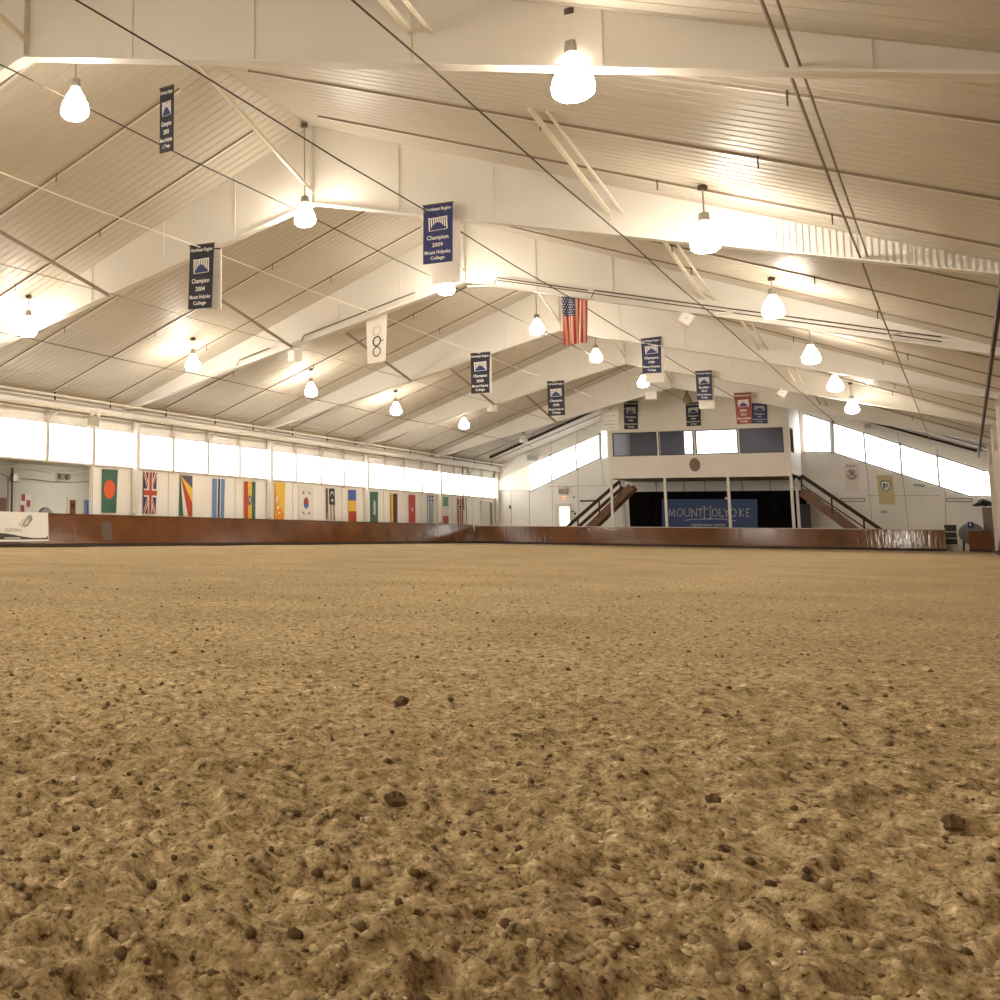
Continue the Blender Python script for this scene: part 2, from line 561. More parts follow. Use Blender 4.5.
scatter('dirt_crumbs', 9000, 0.003, 0.015, 1.3, 22, 'crumbs and clods of brown earth strewn over the arena floor', 'dirt', ['clod', 'dark_clod'], True)
scatter('pale_chips', 420, 0.003, 0.011, 1.5, 25, 'small pale chips and stones scattered in the brown dirt', 'gravel', ['chip'], False)

def ground_z(x, y):
    r = math.hypot(x, y)
    return float(relief(np.array([x]), np.array([y]), np.array([r * 0.0048 + 0.001]))[0])

for (px, py, r, mk, nm, lb) in [
    (401, 706, 0.075, 'dark_clod', 'dirt_clod', 'dark clod of earth lying alone in the middle of the arena'),
    (395, 802, 0.065, 'dark_clod', 'dirt_clod', 'large dark clod near the viewer, beside a pale flat stone'),
    (368, 819, 0.035, 'chip', 'stone', 'pale flat stone beside the large dark clod near the viewer'),
    (689, 835, 0.055, 'clod', 'dirt_clod', 'rounded brown clod nearest the viewer on the right half'),
    (714, 807, 0.05, 'dark_clod', 'dirt_clod', 'dark clod just beyond the rounded brown clod'),
    (708, 783, 0.028, 'chip', 'stone', 'cream stone beyond the pair of clods on the right half'),
    (994, 796, 0.022, 'chip', 'stone', 'brightest white stone by the right edge of the dirt'),
    (936, 810, 0.02, 'chip', 'stone', 'white pebble a step left of the brightest stone'),
    (955, 831, 0.06, 'dark_clod', 'dirt_clod', 'flat dark clod close to the viewer below the white pebble'),
    (75, 784, 0.032, 'chip', 'stone', 'cream stone near the viewer on the far left'),
    (95, 747, 0.03, 'chip', 'stone', 'pale stone a little farther off than the cream one on the far left'),
    (817, 813, 0.045, 'dark_clod', 'dirt_clod', 'brown clod standing upright on the right half near the viewer'),
]:
    p = onz(px, py, 0.0)
    z = ground_z(p.x, p.y); r *= .42
    mb = MB(); clod(mb, p.x, p.y, z + r * 0.35, r, 0, 0.8 if mk != 'chip' else 0.6)
    o = mb.build(nm, mk, org=(p.x, p.y, z))
    tag(o, lb, 'clod' if nm == 'dirt_clod' else 'stone')

# ------------------------------------------------------------------ shell
mb = MB()
for s0, s1 in ((YL + 0.1, YC), (YC, YR - 0.1)):
    a, c = zc(s0), zc(s1)
    mb.prism([(XN - .2, s0, a), (XE + .2, s0, a), (XE + .2, s1, c), (XN - .2, s1, c)], (0, 0, 0.12))
for i in range(int((XE - 2) / .31)):
    x = 2 + .31 * i
    for s0, s1 in ((YL, YC), (YC, YR)):
        mb.prism([(x, s0, zc(s0) - .011), (x, s1, zc(s1) - .011), (x + .028, s1, zc(s1) - .011), (x + .028, s0, zc(s0) - .011)], (0, 0, .03))
struct(mb.build('ceiling', 'ceiling'), 'cream ribbed ceiling sloping up to the ridge on both sides', 'ceiling')

RX0, RX1, RZ = 24.0, 34.85, 3.14             # opening of the stand-in recess in the left wall
mb = MB()
mb.box(XN, RX0, YL, YL + .12, 0, 5.5); mb.box(RX1, XE, YL, YL + .12, 0, 5.5); mb.box(RX0, RX1, YL, YL + .12, RZ, 5.5)
wl = struct(mb.build('wall_left', 'white_wall'), 'white left long wall carrying the flags under the window band', 'wall')
for x in (34.9, 40.1, 45.6, 51.2, 56.8, 62.3, 67.9, 73.2, 77.0):
    s_ = MB(); s_.box(x - .008, x + .008, YL - .008, YL, 1.0, 3.14); s_.build('panel_seam', 'gasket', wl)
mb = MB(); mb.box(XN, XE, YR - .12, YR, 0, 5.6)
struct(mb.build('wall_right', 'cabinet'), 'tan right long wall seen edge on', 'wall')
mb = MB()
gab = lambda x: [(x, YL, 0), (x, YR, 0), (x, YR, zc(YR)), (x, YC, ZR), (x, YL, zc(YL))]
mb.prism(gab(XE), (0.12, 0, 0))
we = struct(mb.build('wall_end', 'white_wall'), 'white far gable wall behind the booth', 'wall')
mb = MB(); mb.prism(gab(XN), (-0.12, 0, 0))
struct(mb.build('wall_near', 'white_wall'), 'white near gable wall behind the viewer', 'wall')
def seam(pts, x=XE, r=0.010):
    s_ = MB(); s_.tube([onx(px, py, x) - Vector((.01, 0, 0)) for px, py in pts], r, 4); s_.build('panel_seam', 'gasket', we)
for pts in [[(511, 490), (511.5, 526)], [(529, 470), (529.6, 526)], [(551, 440), (553, 526)], [(577, 430), (579, 526)], [(601.5, 458), (604, 485)],
            [(497, 490.5), (530, 490)], [(546, 486.7), (607, 485.6)], [(866, 461), (872.5, 526)], [(902.5, 474), (908.5, 528)], [(945, 488), (946, 530)],
            [(868, 495.5), (940, 495.5)], [(897, 432), (899.6, 444)], [(937, 447), (937.5, 456)]]:
    seam(pts)

# windows of the left wall: one pane per bay between mullions
wx = [20.95 + 2.765 * k for k in range(-15, 23)]  # band runs on unseen behind the camera, extended for light
n = 1
for i in range(len(wx) - 1):
    x0, x1 = wx[i], min(wx[i + 1], XE - .25)
    if x1 < XN + .5: continue
    mb = MB(); mb.box(max(x0, XN + .1) + .03, x1 - .03, YL - .05, YL - .01, 3.155, 4.50)
    w = struct(mb.build('window_%d' % n, 'window'), 'daylit white panel in the window band of the left wall', 'window'); w['group'] = 'left wall window panels'; n += 1
    k = (i - 15) % 4
    big = k == 1
    f = MB()
    if big: f.box(x1 - .12, x1 + .12, YL - .28, YL - .05, 1.3, 5.3)
    else: f.box(x1 - .055, x1 + .055, YL - .12, YL - .05, 3.05, 5.2)
    f.build('mullion', 'white_steel' if big else 'mullion', w)
    f = MB(); f.box(x1 + (.12 if big else .055), x1 + (.20 if big else .14), YL - .1, YL - .05, 3.15, 4.5); f.build('gasket', 'gasket', w)
    if k == 3:
        f = MB(); f.bar((x1, YL - .14, 4.55), (x1 + .75, YL - .35, 5.28), .07, .07); f.build('brace', 'white_steel', w)
mb = MB(); mb.box(XN, XE, YL - .08, YL, 3.08, 3.15); mb.box(XN, XE, YL - .06, YL, 4.5, 4.55)
struct(mb.build('trim_1', 'white_steel'), 'white sill and head strip along the left window band', 'trim')
mb = MB(); mb.box(XN, XE, YL - .42, YL - .16, 5.12, 5.34)
struct(mb.build('trim_2', 'white_steel'), 'white eave beam along the top of the left wall', 'trim')
for z, y, r, nm in ((5.06, YL - .52, .05, 'white'), (4.98, YL - .35, .035, 'dark'), (5.42, YL - .95, .04, 'pale upper')):
    mb = MB(); mb.tube([(XN, y, z), (XE - .2, y, z)], r)
    tag(mb.build('eave_pipe', 'cable_white' if nm != 'dark' else 'strip'), '%s pipe running along the eave above the left windows' % nm, 'pipe')

# end wall windows
def endpane(poly, mk='window'):
    global n
    mb = MB(); mb.prism([onx(px, py, XE - .06) for px, py in poly], (0.03, 0, 0))
    w = struct(mb.build('window_%d' % n, mk), 'daylit sloping panel in the far gable wall', 'window'); w['group'] = 'gable window panels'; n += 1
    return w
endpane([(498, 481), (529, 465.5), (529.5, 490), (498, 490)], 'window_dim')
lt = lambda x: 464 + (x - 529) * (435 - 464) / 70.
lb = lambda x: 491.5 + (x - 529) * (458 - 491.5) / 70.
for a, c in ((530, 549.6), (551, 574.6), (576, 598.5)):
    endpane([(a, lt(a)), (c, lt(c)), (c + 1, lb(c)), (a + 1, lb(a))])
endpane([(601.3, 432), (605.8, 430.5), (606, 456.5), (601.5, 458)])
rt = lambda x: 414 + (x - 803) * (471 - 414) / 182.
rb = lambda x: 452 + (x - 833) * (496 - 452) / 137.
endpane([(804.5, rt(805)), (830, rt(830)), (831.5, 452), (806, 452)])
for a, c in ((833, 862.6), (864.6, 898.6), (900.8, 935.8)):
    endpane([(a, rt(a)), (c, rt(c)), (c + 2, rb(c + 2)), (a + 2, rb(a + 2))])
endpane([(938, rt(938)), (985, rt(985)), (989, 474), (990, 496), (970.5, 496), (940, rb(940))])
mb = MB()
for pts in ([(529, 464.5), (600, 434)], [(530, 491.5), (600, 458)], [(803, 413.5), (986, 471.5)], [(833, 452.3), (970, 496.3), (990, 496.5)], [(803, 452.3), (834, 452.3)]):
    mb.tube([onx(px, py, XE - .06) for px, py in pts], .04, 4)
for px0, py0, px1, py1, r in ((550.3, 454, 551.6, 481, .05), (575.2, 444, 577, 470, .05), (600, 433, 600.5, 459, .10), (831.5, 421, 832.7, 453, .12), (863.6, 432, 866, 462, .05), (899.7, 443, 902, 474, .05), (936.8, 455, 939.5, 487, .05),
                              (847, 428, 848, 456, .02), (880, 437, 882, 466, .02), (909, 448, 911, 475, .02), (949, 460, 951, 488, .02), (970, 468, 971, 495, .02)):
    mb.tube([onx(px0, py0, XE - .07), onx(px1, py1, XE - .07)], r, 4)
struct(mb.build('trim_3', 'gasket'), 'white frames around the sloping windows of the far gable', 'trim')

# made-up recess standing in for a guessed wall mirror and its reflection
YB = 31.0
mb = MB()
mb.box(RX0, 42, YB, YB + .1, 0, 3.4); mb.box(42, 42.1, YL + .12, YB, 0, 3.4); mb.box(RX0 - .1, RX0, YL + .12, YB, 0, 3.4)
struct(mb.build('wall_recess', 'grey_wall'), 'pale wall of the side room seen through the opening', 'wall')
mb = MB(); mb.box(RX0, 42, YL + .12, YB, 3.27, 3.4)
struct(mb.build('ceiling_recess', 'ceiling'), 'brown grey ceiling of the side room', 'ceiling')
mb = MB(); mb.box(RX0 + .02, RX0 + .06, YL + .5, YB - .3, 0.9, 3.1)  # unseen glowing panel, added to light the recess
struct(mb.build('window_%d' % n, 'window'), 'daylit window at the near end of the side room', 'window'); n += 1
def recess_tube(pts, r, mk, nm, label, cat):
    mb = MB(); mb.tube([ony(px, py, YB - .12) for px, py in pts], r); tag(mb.build(nm, mk), label, cat)
recess_tube([(-3, 466), (13, 467), (30, 469), (50, 472), (70, 472.5), (92, 471)], .05, 'cable_white', 'ceiling_pipe', 'white pipe bending along the wall of the side room', 'pipe')
recess_tube([(8, 478), (30, 479), (55, 482), (75, 482.5), (92, 481)], .02, 'strip', 'wall_cable', 'dark cable sagging below the white pipe in the side room', 'cable')
recess_tube([(12.5, 468), (12.2, 480), (11.5, 513)], .04, 'dark_steel', 'wall_pole', 'dark upright pole on the wall of the side room', 'pole')
recess_tube([(13, 467), (27, 458.5)], .05, 'cable_white', 'ceiling_pipe', 'short white pipe slanting up to the side room ceiling', 'pipe')
recess_tube([(-2, 472), (8, 477.5), (8, 513)], .02, 'strip', 'wall_cable', 'thin cable dropping beside the dark pole', 'cable')
p = ony(14.5, 478, YB - .1)
mb = MB(); mb.box(p.x - .17, p.x + .17, YB - .2, YB - .015, p.z - .14, p.z + .14); tag(mb.build('junction_box', 'grey_metal'), 'grey junction box at the top of the dark pole', 'box')
t = thing('twin_floodlight', 'pair of grey floodlights on the wall of the side room', 'light', tuple(ony(60, 477, YB)))
for px in (58, 63.5):
    p = ony(px, 477, YB); mb = MB(); mb.lathe([(.06, 0), (.13, .12), (.14, .2)], (0, 0, 0), 10)
    mb.v = [(p.x + x, YB - .08 - z, p.z + y) for x, y, z in mb.v]; mb.build('lamp_head', 'grey_metal', t, t.location)
p = ony(60.8, 474.5, YB); mb = MB(); mb.box(p.x - .22, p.x + .22, YB - .1, YB - .015, p.z - .05, p.z + .05); mb.build('bracket', 'grey_metal', t, t.location)
# stand-in room doors
def wall_door(name, x0, x1, z1, mk, label, glass=None):
    t = thing(name, label, 'door', ((x0 + x1) / 2, YB, 0), kind='structure')
    mb = MB(); mb.box(x0, x1, YB - .07, YB - .01, 0, z1); lf = mb.build('leaf', mk, t, t.location)
    mb = MB(); mb.box(x0 - .1, x0, YB - .1, YB, 0, z1 + .1); mb.box(x1, x1 + .1, YB - .1, YB, 0, z1 + .1); mb.box(x0, x1, YB - .1, YB, z1, z1 + .1); mb.build('frame', 'cap', t, t.location)
    if glass:
        mb = MB(); mb.box(x0 + .12, x1 - .12, YB - .09, YB - .06, glass, z1 - .15); mb.build('pane', 'ink', lf, t.location)
    mb = MB(); mb.lathe([(.01, -.03), (.04, -.02), (.04, .02), (.01, .03)], (x0 + .12, YB - .12, 1.0), 8); mb.build('handle', 'grey_metal', lf, t.location)
a, c = ony(-2, 500, YB), ony(5, 498, YB)
wall_door('door_1', a.x - .5, c.x, c.z, 'plaque', 'brown door at the near end of the side room')
a, c = ony(68, 500, YB), ony(74.3, 500.2, YB)
wall_door('door_2', a.x, c.x, c.z, 'brown_wood', 'red brown door with a dark pane in the side room', 1.55)
t = thing('ceiling_light', 'lit tube light on the ceiling of the side room', 'light', (37.5, 28.0, 3.27))  # lamp added out of view so the recess is not dark
mb = MB(); mb.box(36.6, 38.4, 27.9, 28.1, 3.2, 3.27); mb.build('case', 'white_steel', t, t.location)
mb = MB(); mb.box(36.65, 38.35, 27.92, 28.08, 3.16, 3.2); mb.build('tube', 'tube_light', t, t.location)
# chair whose rounded back shows above the boards
p = ony(49, 507.3, YB - 1.6)
t = thing('armchair', 'dark armchair with rounded back standing in the side room', 'chair', (p.x, YB - 1.6, 0))
zt = p.z
mb = MB()
mb.prism([(p.x - .38 + .76 * k / 8, YB - 1.55, zt - .28 + .28 * math.sin(math.pi * min(1, (k + 1.2) / 9))) for k in range(9)][::-1] + [(p.x - .38, YB - 1.55, .45), (p.x + .38, YB - 1.55, .45)], (0, .18, 0)); mb.build('backrest', 'drum_grey', t, t.location)
mb = MB(); mb.box(p.x - .37, p.x + .37, YB - 2.2, YB - 1.55, .32, .5); mb.build('seat', 'drum_grey', t, t.location)
for sx in (-.34, .34):
    for yy in (YB - 2.15, YB - 1.45):
        mb = MB(); mb.tube([(p.x + sx, yy, -.1), (p.x + sx, yy, .34)], .03); mb.build('leg', 'dark_steel', t, t.location)

# ------------------------------------------------------------------ kick boards
def kickboard(label, a, c, nrm, h, cap=None, name='kick_board', lean=.20):
    a, c, nrm = Vector(a), Vector(c), Vector(nrm)
    t = thing(name, label, 'kick board', tuple(a))
    lo = Vector((0, 0, -.15)); up = Vector((0, 0, h))
    mb = MB(); mb.prism([a + nrm * lean + lo, c + nrm * lean + lo, c + up, a + up], -nrm * .05); mb.build('board', 'kick', t, t.location)
    mb = MB(); mb.prism([a + nrm * (lean + .04) + lo, c + nrm * (lean + .04) + lo, c + nrm * (lean + .04) + Vector((0, 0, .13)), a + nrm * (lean + .04) + Vector((0, 0, .13))], -nrm * .06); mb.build('curb', 'curb', t, t.location)
    mb = MB(); mb.prism([a + nrm * .03 + up, c + nrm * .03 + up, c - nrm * .10 + up, a - nrm * .10 + up], (0, 0, .035)); mb.build('cap_rail', cap or 'kick', t, t.location)
    return t
KL = 26.62
kl = kickboard('long brown kick board along the left wall under the flags', (XN + .1, KL, 0), (75.7, KL, 0), (0, -1, 0), 1.17)
ke = kickboard('brown kick board with pale cap across the far end under the booth', (76, KL, 0), (76, .94, 0), (-1, 0, 0), 1.13, 'cap')
kickboard('short dark brown board right of the gap at the far end', (76, -.04, 0), (76, -1.0, 0), (-1, 0, 0), 1.08)
kickboard('brown kick board along the right wall', (XN + .1, -1.22, 0), (75.6, -1.27, 0), (0, 1, 0), 1.12)
KY = lambda z: KL - .20 * (1.17 - z) / 1.32 - .012
xa, xb_ = ony(101.5, 530, KL - .1).x, ony(112, 530, KL - .1).x
q = Quad((xa, KY(.93), .93), (xb_, KY(.92), .92), (xb_, KY(.24), .24), (xa, KY(.24), .24), (0, -1, 0))
mb = MB(); sheet(mb, q, .008); mb.build('repair_patch', 'patch', kl, kl.location)

# white sponsor sheet hung on the left kick board
q = qy(KL - .22, [(-14, 511), (48, 512.6), (48.8, 541.3), (-14, 541.8)])
t = thing('kick_board_banner', 'white sheet with grey emblem hung on the near end of the left kick board', 'banner', tuple(q.p(.5, 1)))
M['bright_sheet'] = mat('bright_white_cloth', (0.93, 0.92, 0.89), 0.6)
mb = MB(); sheet(mb, q, .015); mb.build('cloth', 'bright_sheet', t, t.location)
mb = MB()
wav = [(0, .72)] + [(k / 24, .74 - .05 * math.sin(k / 24 * 6.0 + .2) + .12 * (k / 24)) for k in range(1, 24)] + [(.985, .80), (.985, .93), (0, .93)]
paint(mb, q, wav, 0); ph_ = mb.build('printed_hill', 'hill_print', t, t.location)
mb = MB()
stroke(mb, q, [(.56, .48), (.62, .30), (.66, .17), (.70, .15), (.72, .22), (.69, .32)], .10)
stroke(mb, q, [(.60, .48), (.66, .42), (.69, .22)], .09)
stroke(mb, q, [(.50, .47), (.60, .22)], .03)
mb.build('emblem', 'grey_letter', t, t.location)
mb = MB()
text(mb, q, 'EQUESTRIAN', .42, .66, width=.62, height=.10); mb.build('lettering', 'grey_letter', t, t.location)
mb = MB(); paint(mb, q, rect(.28, .865, .53, .895), 0, 2); mb.build('printed_line', 'letter', ph_, t.location)

# ------------------------------------------------------------------ roof rafters
ordw = ['eighth from the booth', 'seventh from the booth', 'sixth from the booth, over the viewer', 'fifth from the booth', 'fourth from the booth', 'third from the booth', 'second from the booth', 'nearest the booth']
for k, xb in enumerate(RAFT):
    t = thing('roof_rafter', 'white tapered steel roof rafter, ' + ordw[k], 'rafter', (xb, YC, 0), 'white steel rafters', 'structure')
    ys = [YL - .2, YC, YR + .1]
    mb = MB()
    bot = [(xb - .012, y, zb(y)) for y in ys]; top = [(xb - .012, y, zc(y) + .02) for y in ys[::-1]]
    half = lambda y0, y1: [(xb - .012, y0, zb(y0)), (xb - .012, y1, zb(y1)), (xb - .012, y1, zc(y1) + .02), (xb - .012, y0, zc(y0) + .02)]
    mb.prism(half(ys[0], YC), (.024, 0, 0)); mb.prism(half(YC, ys[2]), (.024, 0, 0)); mb.build('web', 'white_steel', t, t.location)
    mb = MB()
    for y0, y1 in ((ys[0], YC), (YC, ys[2])):
        mb.prism([(xb - .14, y0, zb(y0)), (xb - .14, y1, zb(y1)), (xb + .14, y1, zb(y1)), (xb + .14, y0, zb(y0))], (0, 0, .03))
    mb.build('bottom_flange', 'white_steel', t, t.location)
    for dy in (-12.4, -9.6, -7.1, -4.6, -2.3, 0, 2.3, 4.6, 7.1, 9.6, 12.4):
        y = YC + dy
        mb = MB(); mb.box(xb - (.13 if dy == 0 else .035), xb, y - .012, y + .012, zb(y), zc(y)); mb.build('stiffener', 'white_steel', t, t.location)
    if abs(xb - 25.6) < .1:
        mb = MB()
        for i in range(36):
            y = 2.7 - .112 * i
            mb.box(xb - .035, xb - .005, y - .018, y + .018, zb(y) + .04, zc(y) - .02 * (i % 3))
        mb.build('web_ribbing', 'white_steel', t, t.location)
    for y, mk, dx, up in ((19.35, 'strip', 6.5, .02), (5.8, 'cable_white', 5.6, .5), (12.9, 'cable_white', 6.2, .32)):  # left brace is darker: its unlit look is put into the colour
        mb = MB(); mb.bar((xb - .05, y, zb(y) + up), (xb - dx, y, zc(y) - .02), .07, .08)
        if y < 6: mb.bar((xb - .05, y - .3, zb(y - .3) + up), (xb - dx, y - .3, zc(y - .3) - .02), .04, .05)
        mb.build('flange_brace', mk, t, t.location)
    # column at each eave
    if xb > 16:
        mb = MB(); mb.box(xb - .16, xb + .16, YR + .25, YR + .55, -.15, zb(YR + .3)); mb.build('column', 'mullion', t, t.location)
        mb = MB(); mb.bar((xb, YR + .45, 4.2), (xb - 1.6, YR + .45, 5.35), .08, .08); mb.build('knee_brace', 'white_steel', t, t.location)

# joint strips up the slopes, shadow line drawn as dark bar, small hooks
xs = []
for xb in RAFT[:-1] + [69.8]:
    for d in (2.35, 6.2, 9.55):
        x = xb + d
        if 16 < x < 81.5: xs.append(x)
sn = 10
for i, x in enumerate(xs):
    o = None
    mb = MB()
    for y0, y1 in ((YL - .55, YC + .9), (YC - .9, YR + .3)):
        mb.prism([(x - .010, y0, zc(y0) - .05), (x - .010, y1, zc(y1) - .05), (x + .010, y1, zc(y1) - .05), (x + .010, y0, zc(y0) - .05)], (0, 0, .06))
    o = struct(mb.build('trim_%d' % sn, 'strip'), 'thin dark strip running up both ceiling slopes', 'trim'); o['group'] = 'ceiling strips'; sn += 1
    pm = MB()
    for y0, y1 in ((YL - .55, YC + .9), (YC - .9, YR + .3)):
        pm.prism([(x + .02, y0, zc(y0) - .04), (x + .02, y1, zc(y1) - .04), (x + .11, y1, zc(y1) - .04), (x + .11, y0, zc(y0) - .04)], (0, 0, .04))
    pm.build('batten', 'white_steel', o)
    for y in (22.4, 17.6, 5.3, 1.8):
        y += random.uniform(-1, 1)
        mb = MB(); mb.tube([(x - .03, y, zc(y) + .02), (x - .03, y, zc(y) - .22)], .012, 5); mb.build('hook', 'hook', o)
    mb = MB(); mb.tube([(x, YL - .62, zc(YL) + .12), (x, YL - .62, zc(YL) - .16)], .035, 6); mb.build('hanger', 'hook', o)

# long dark ceiling rails by the far gable
for side, pts in ((1, [(490, 457.6), (602, 407)]), (-1, [(846, 415), (977, 451)])):
    pp = []
    for px, py in pts:
        d = ray(px, py)
        tt = (ZR - .12 + SL * side * YC - EYE) / (d[2] + SL * side * d[1])
        pp.append(Vector(EYEP + d * tt))
    mb = MB(); mb.bar(pp[0], pp[1], .14, .14)
    tag(mb.build('ceiling_rail', 'dark_rail'), 'heavy dark rail under the %s ceiling slope by the far gable' % ('left' if side > 0 else 'right'), 'rail')

# ------------------------------------------------------------------ cables under the rafters
CAB = {'ban': (9.52, 8.0), 'two': (5.5, 7.0), 'three': (1.30, 6.0), 'white': (15.9, 8.1), 'low': (22.7, 6.4), 'left': (19.2, 7.3), 'ridge': (13.16, 8.74)}
for key, r, mk, lb in (('ban', .015, 'cable_dark', 'dark overhead cable carrying the flag and the large blue banners'), ('two', .014, 'cable_dark', 'dark cable with the paired white braces on the right slope'),
                       ('three', .019, 'strip', 'brown conduit run nearest the right wall'), ('white', .014, 'cable_white', 'thin white cable carrying the black banners on the left slope'),
                       ('low', .014, 'cable_dark', 'lowest dark cable on the left slope above the windows'), ('left', .011, 'strip', 'thin cable between the white one and the lowest one on the left slope'),
                       ('ridge', .014, 'cable_dark', 'dark cable under the ridge beside the row of lamps')):
    y, z = CAB[key]
    mb = MB()
    xsn = [XN + .2] + [v for xb in RAFT for v in (xb, xb + 5.5)][:-1] + [76.2]
    mb.tube([(x, y, z - (.05 if i % 2 == 0 and i else 0)) for i, x in enumerate(xsn)], r, 5)
    if key == 'three': mb.tube([(XN + .2, y - .12, z + .02), (26, y - .12, z + .02)], r * .8, 5)
    tag(mb.build('overhead_cable', mk), lb, 'cable')

# conduit with drop rods along the second rafter
xb = RAFT[4] - .2
t = thing('conduit', 'thin conduit with white drop rods along the fourth rafter from the booth', 'conduit', (xb, YC, 8))
mb = MB()
for y0, y1 in ((21.6, 20.2), (18.9, 14.6), (11.9, 9.0), (8.9, .2)):
    mb.tube([(xb, y0, zb(y0) + .05), (xb, y0 - .1, zb(y0) + .26), (xb, y1, zb(y1) + .26)], .02, 5)
mb.tube([(xb, 11.8, zb(11.8) + .2), (xb, .2, zb(.2) + .14)], .016, 5)
mb.build('pipe', 'dark_steel', t, t.location)
for ya, za, yb_, zb_ in ((21.6, zb(21.6) + .05, 22.6, 6.4), (18.9, zb(18.9) + .1, 19.2, 7.25), (14.6, zb(14.6) + .1, 15.8, 8.0), (11.9, zb(11.9), 12.7, 8.6), (5.0, zb(5) + .2, 5.5, 6.95), (1.0, zb(1) + .25, 1.35, 5.95)):
    mb = MB(); mb.tube([(xb, ya, za), (xb - .3, yb_, zb_ + .09)], .03, 5); mb.build('drop_rod', 'cable_white', t, t.location)

# ------------------------------------------------------------------ lamps
def make_lamp(loc, ztop, label, glass='lamp_glass', group='lit globe lamps'):
    t = thing('globe_lamp', label, 'lamp', loc, group)
    o = (0, 0, 0)
    x, y, z = 0, 0, 0
    mb = MB()
    mb.lathe([(.235, -.02), (.265, -.15), (.25, -.24), (.18, -.30), (.05, -.33)], o, 20); mb.build('globe', glass, t, o, True)
    mb = MB(); mb.lathe([(.07, .30), (.10, .24), (.17, .12), (.235, -.02)], o, 20); mb.build('shade', glass if glass != 'lamp_glass' else 'lamp_shade', t, o, True)
    mb = MB(); mb.lathe([(.05, .47), (.09, .45), (.10, .36), (.10, .30), (.075, .28)], o, 14); mb.build('socket', 'grey_metal', t, o)
    mb = MB(); mb.tube([(0, 0, .46), (0, 0, ztop - loc[2])], .016, 6); rd = mb.build('rod', 'grey_metal', t, o)
    mb = MB(); mb.lathe([(.09, -.10), (.09, -.02), (.03, 0)], (0, 0, ztop - loc[2]), 10); mb.build('canopy', 'dark_steel', rd, o)
    return t
nth = ['ninth', 'eighth', 'seventh', 'sixth', 'fifth', 'fourth', 'third', 'second', 'first']
rows = {  # entries without a sight line are lamps added for brightness
    'right': [(None, -13), (None, -3.8), (None, 5.4), (None, 14.6), (705, 236), (773, 306), (811, 354), (835, 383), (852, 406)],
    'ridge': [(None, -12), (None, -2.8), (None, 6.6), (None, 15.9), (305, 214), (446, 285), (537, 326), (596, 355), (643, 381)],
    'left': [(None, -12), (None, -2.8), (None, 6.6), (None, 15.8), (28, 326), (193, 362), (311, 389), (396, 408), (464, 423)],
}
for rn, yv, zv in (('right', 3.68, 6.5), ('ridge', 12.9, 8.55), ('left', 21.9, 6.55)):
    for i, (px, py) in enumerate(rows[rn]):
        p = ony(px, py, yv) if px else Vector((py, yv, zv))
        ztop = zc(yv) - (.05 if rn == 'ridge' else 0.0)
        make_lamp((p.x, yv, p.z), ztop, 'lit globe lamp, %s lit one from the far end of the %s row' % (nth[i], {'right': 'right slope', 'ridge': 'ridge', 'left': 'left slope'}[rn]))
p = ony(523.5, 438, 21.9)
make_lamp((p.x, 21.9, p.z), zc(21.9), 'unlit white globe lamp farthest in the row on the left slope', 'lamp_off', 'unlit lamps')
p = ony(687, 398, 12.9)
make_lamp((p.x, 12.9, p.z), zc(12.9) - .05, 'unlit beige lamp under the ridge before the gable', 'lamp_beige', 'unlit lamps')

# ------------------------------------------------------------------ banners under the roof
def banner(q, label, mk, year='2004', lines=True, top='Northeast Region', last=('Mount Holyoke', 'College'), emblem=True, mid='Champion', name='hanging_banner', lett='letter', rod=True):
    t = thing(name, label, 'banner', tuple(q.p(.5, 0)), 'banners under the roof')
    mb = MB(); sheet(mb, q, .025); mb.build('cloth', mk, t, t.location)
    if rod:
        mb = MB(); mb.tube([q.p(-.03, .0, .0), q.p(1.03, .0, .0)], .02, 6); mb.build('top_rod', 'dark_steel', t, t.location)
    if lines:
        for body, v, w_, h_ in ((top, .105, .90, .055), (mid, .60, .74, .07), (year, .725, .40, .066), (last[0], .845, .88, .06), (last[1], .94, .55, .055)):
            mb = MB(); text(mb, q, body, .5, v, width=w_, height=h_); mb.build('lettering', lett, t, t.location)
    if emblem:
        mb = MB()
        for k in range(9):
            u = .2 + .6 * k / 8
            v0 = .235 + .012 * math.cos((k - 4) * .5)
            v1 = .43 - .10 * (1 - ((k - 4) / 4.0) ** 2)
            stroke(mb, q, [(u, v0), (u + .02, v1)], .045 * q.w, 0, .008)
        stroke(mb, q, [(.18, .24), (.82, .225)], .03 * q.w)
        stroke(mb, q, [(.2, .45), (.8, .44)], .018 * q.w)
        paint(mb, q, [(.24, .435), (.32, .37), (.42, .325), (.5, .31), (.6, .325), (.68, .37), (.76, .43)], 1, 3)
        mb.build('emblem', [lett, 'hill'], t, t.location)
    return t
def blank(q, label):
    t = thing('blank_banner', label, 'banner', tuple(q.p(.5, 0)), 'blank white panels behind banners')
    mb = MB(); sheet(mb, q, .03); mb.build('panel', 'sheet', t, t.location)
    mb = MB(); mb.tube([q.p(0, 0), q.p(1, 0)], .02, 6); mb.build('top_rod', 'dark_steel', t, t.location)
def hangx(px, py, key):
    return ony(px, py, CAB[key][0]).x

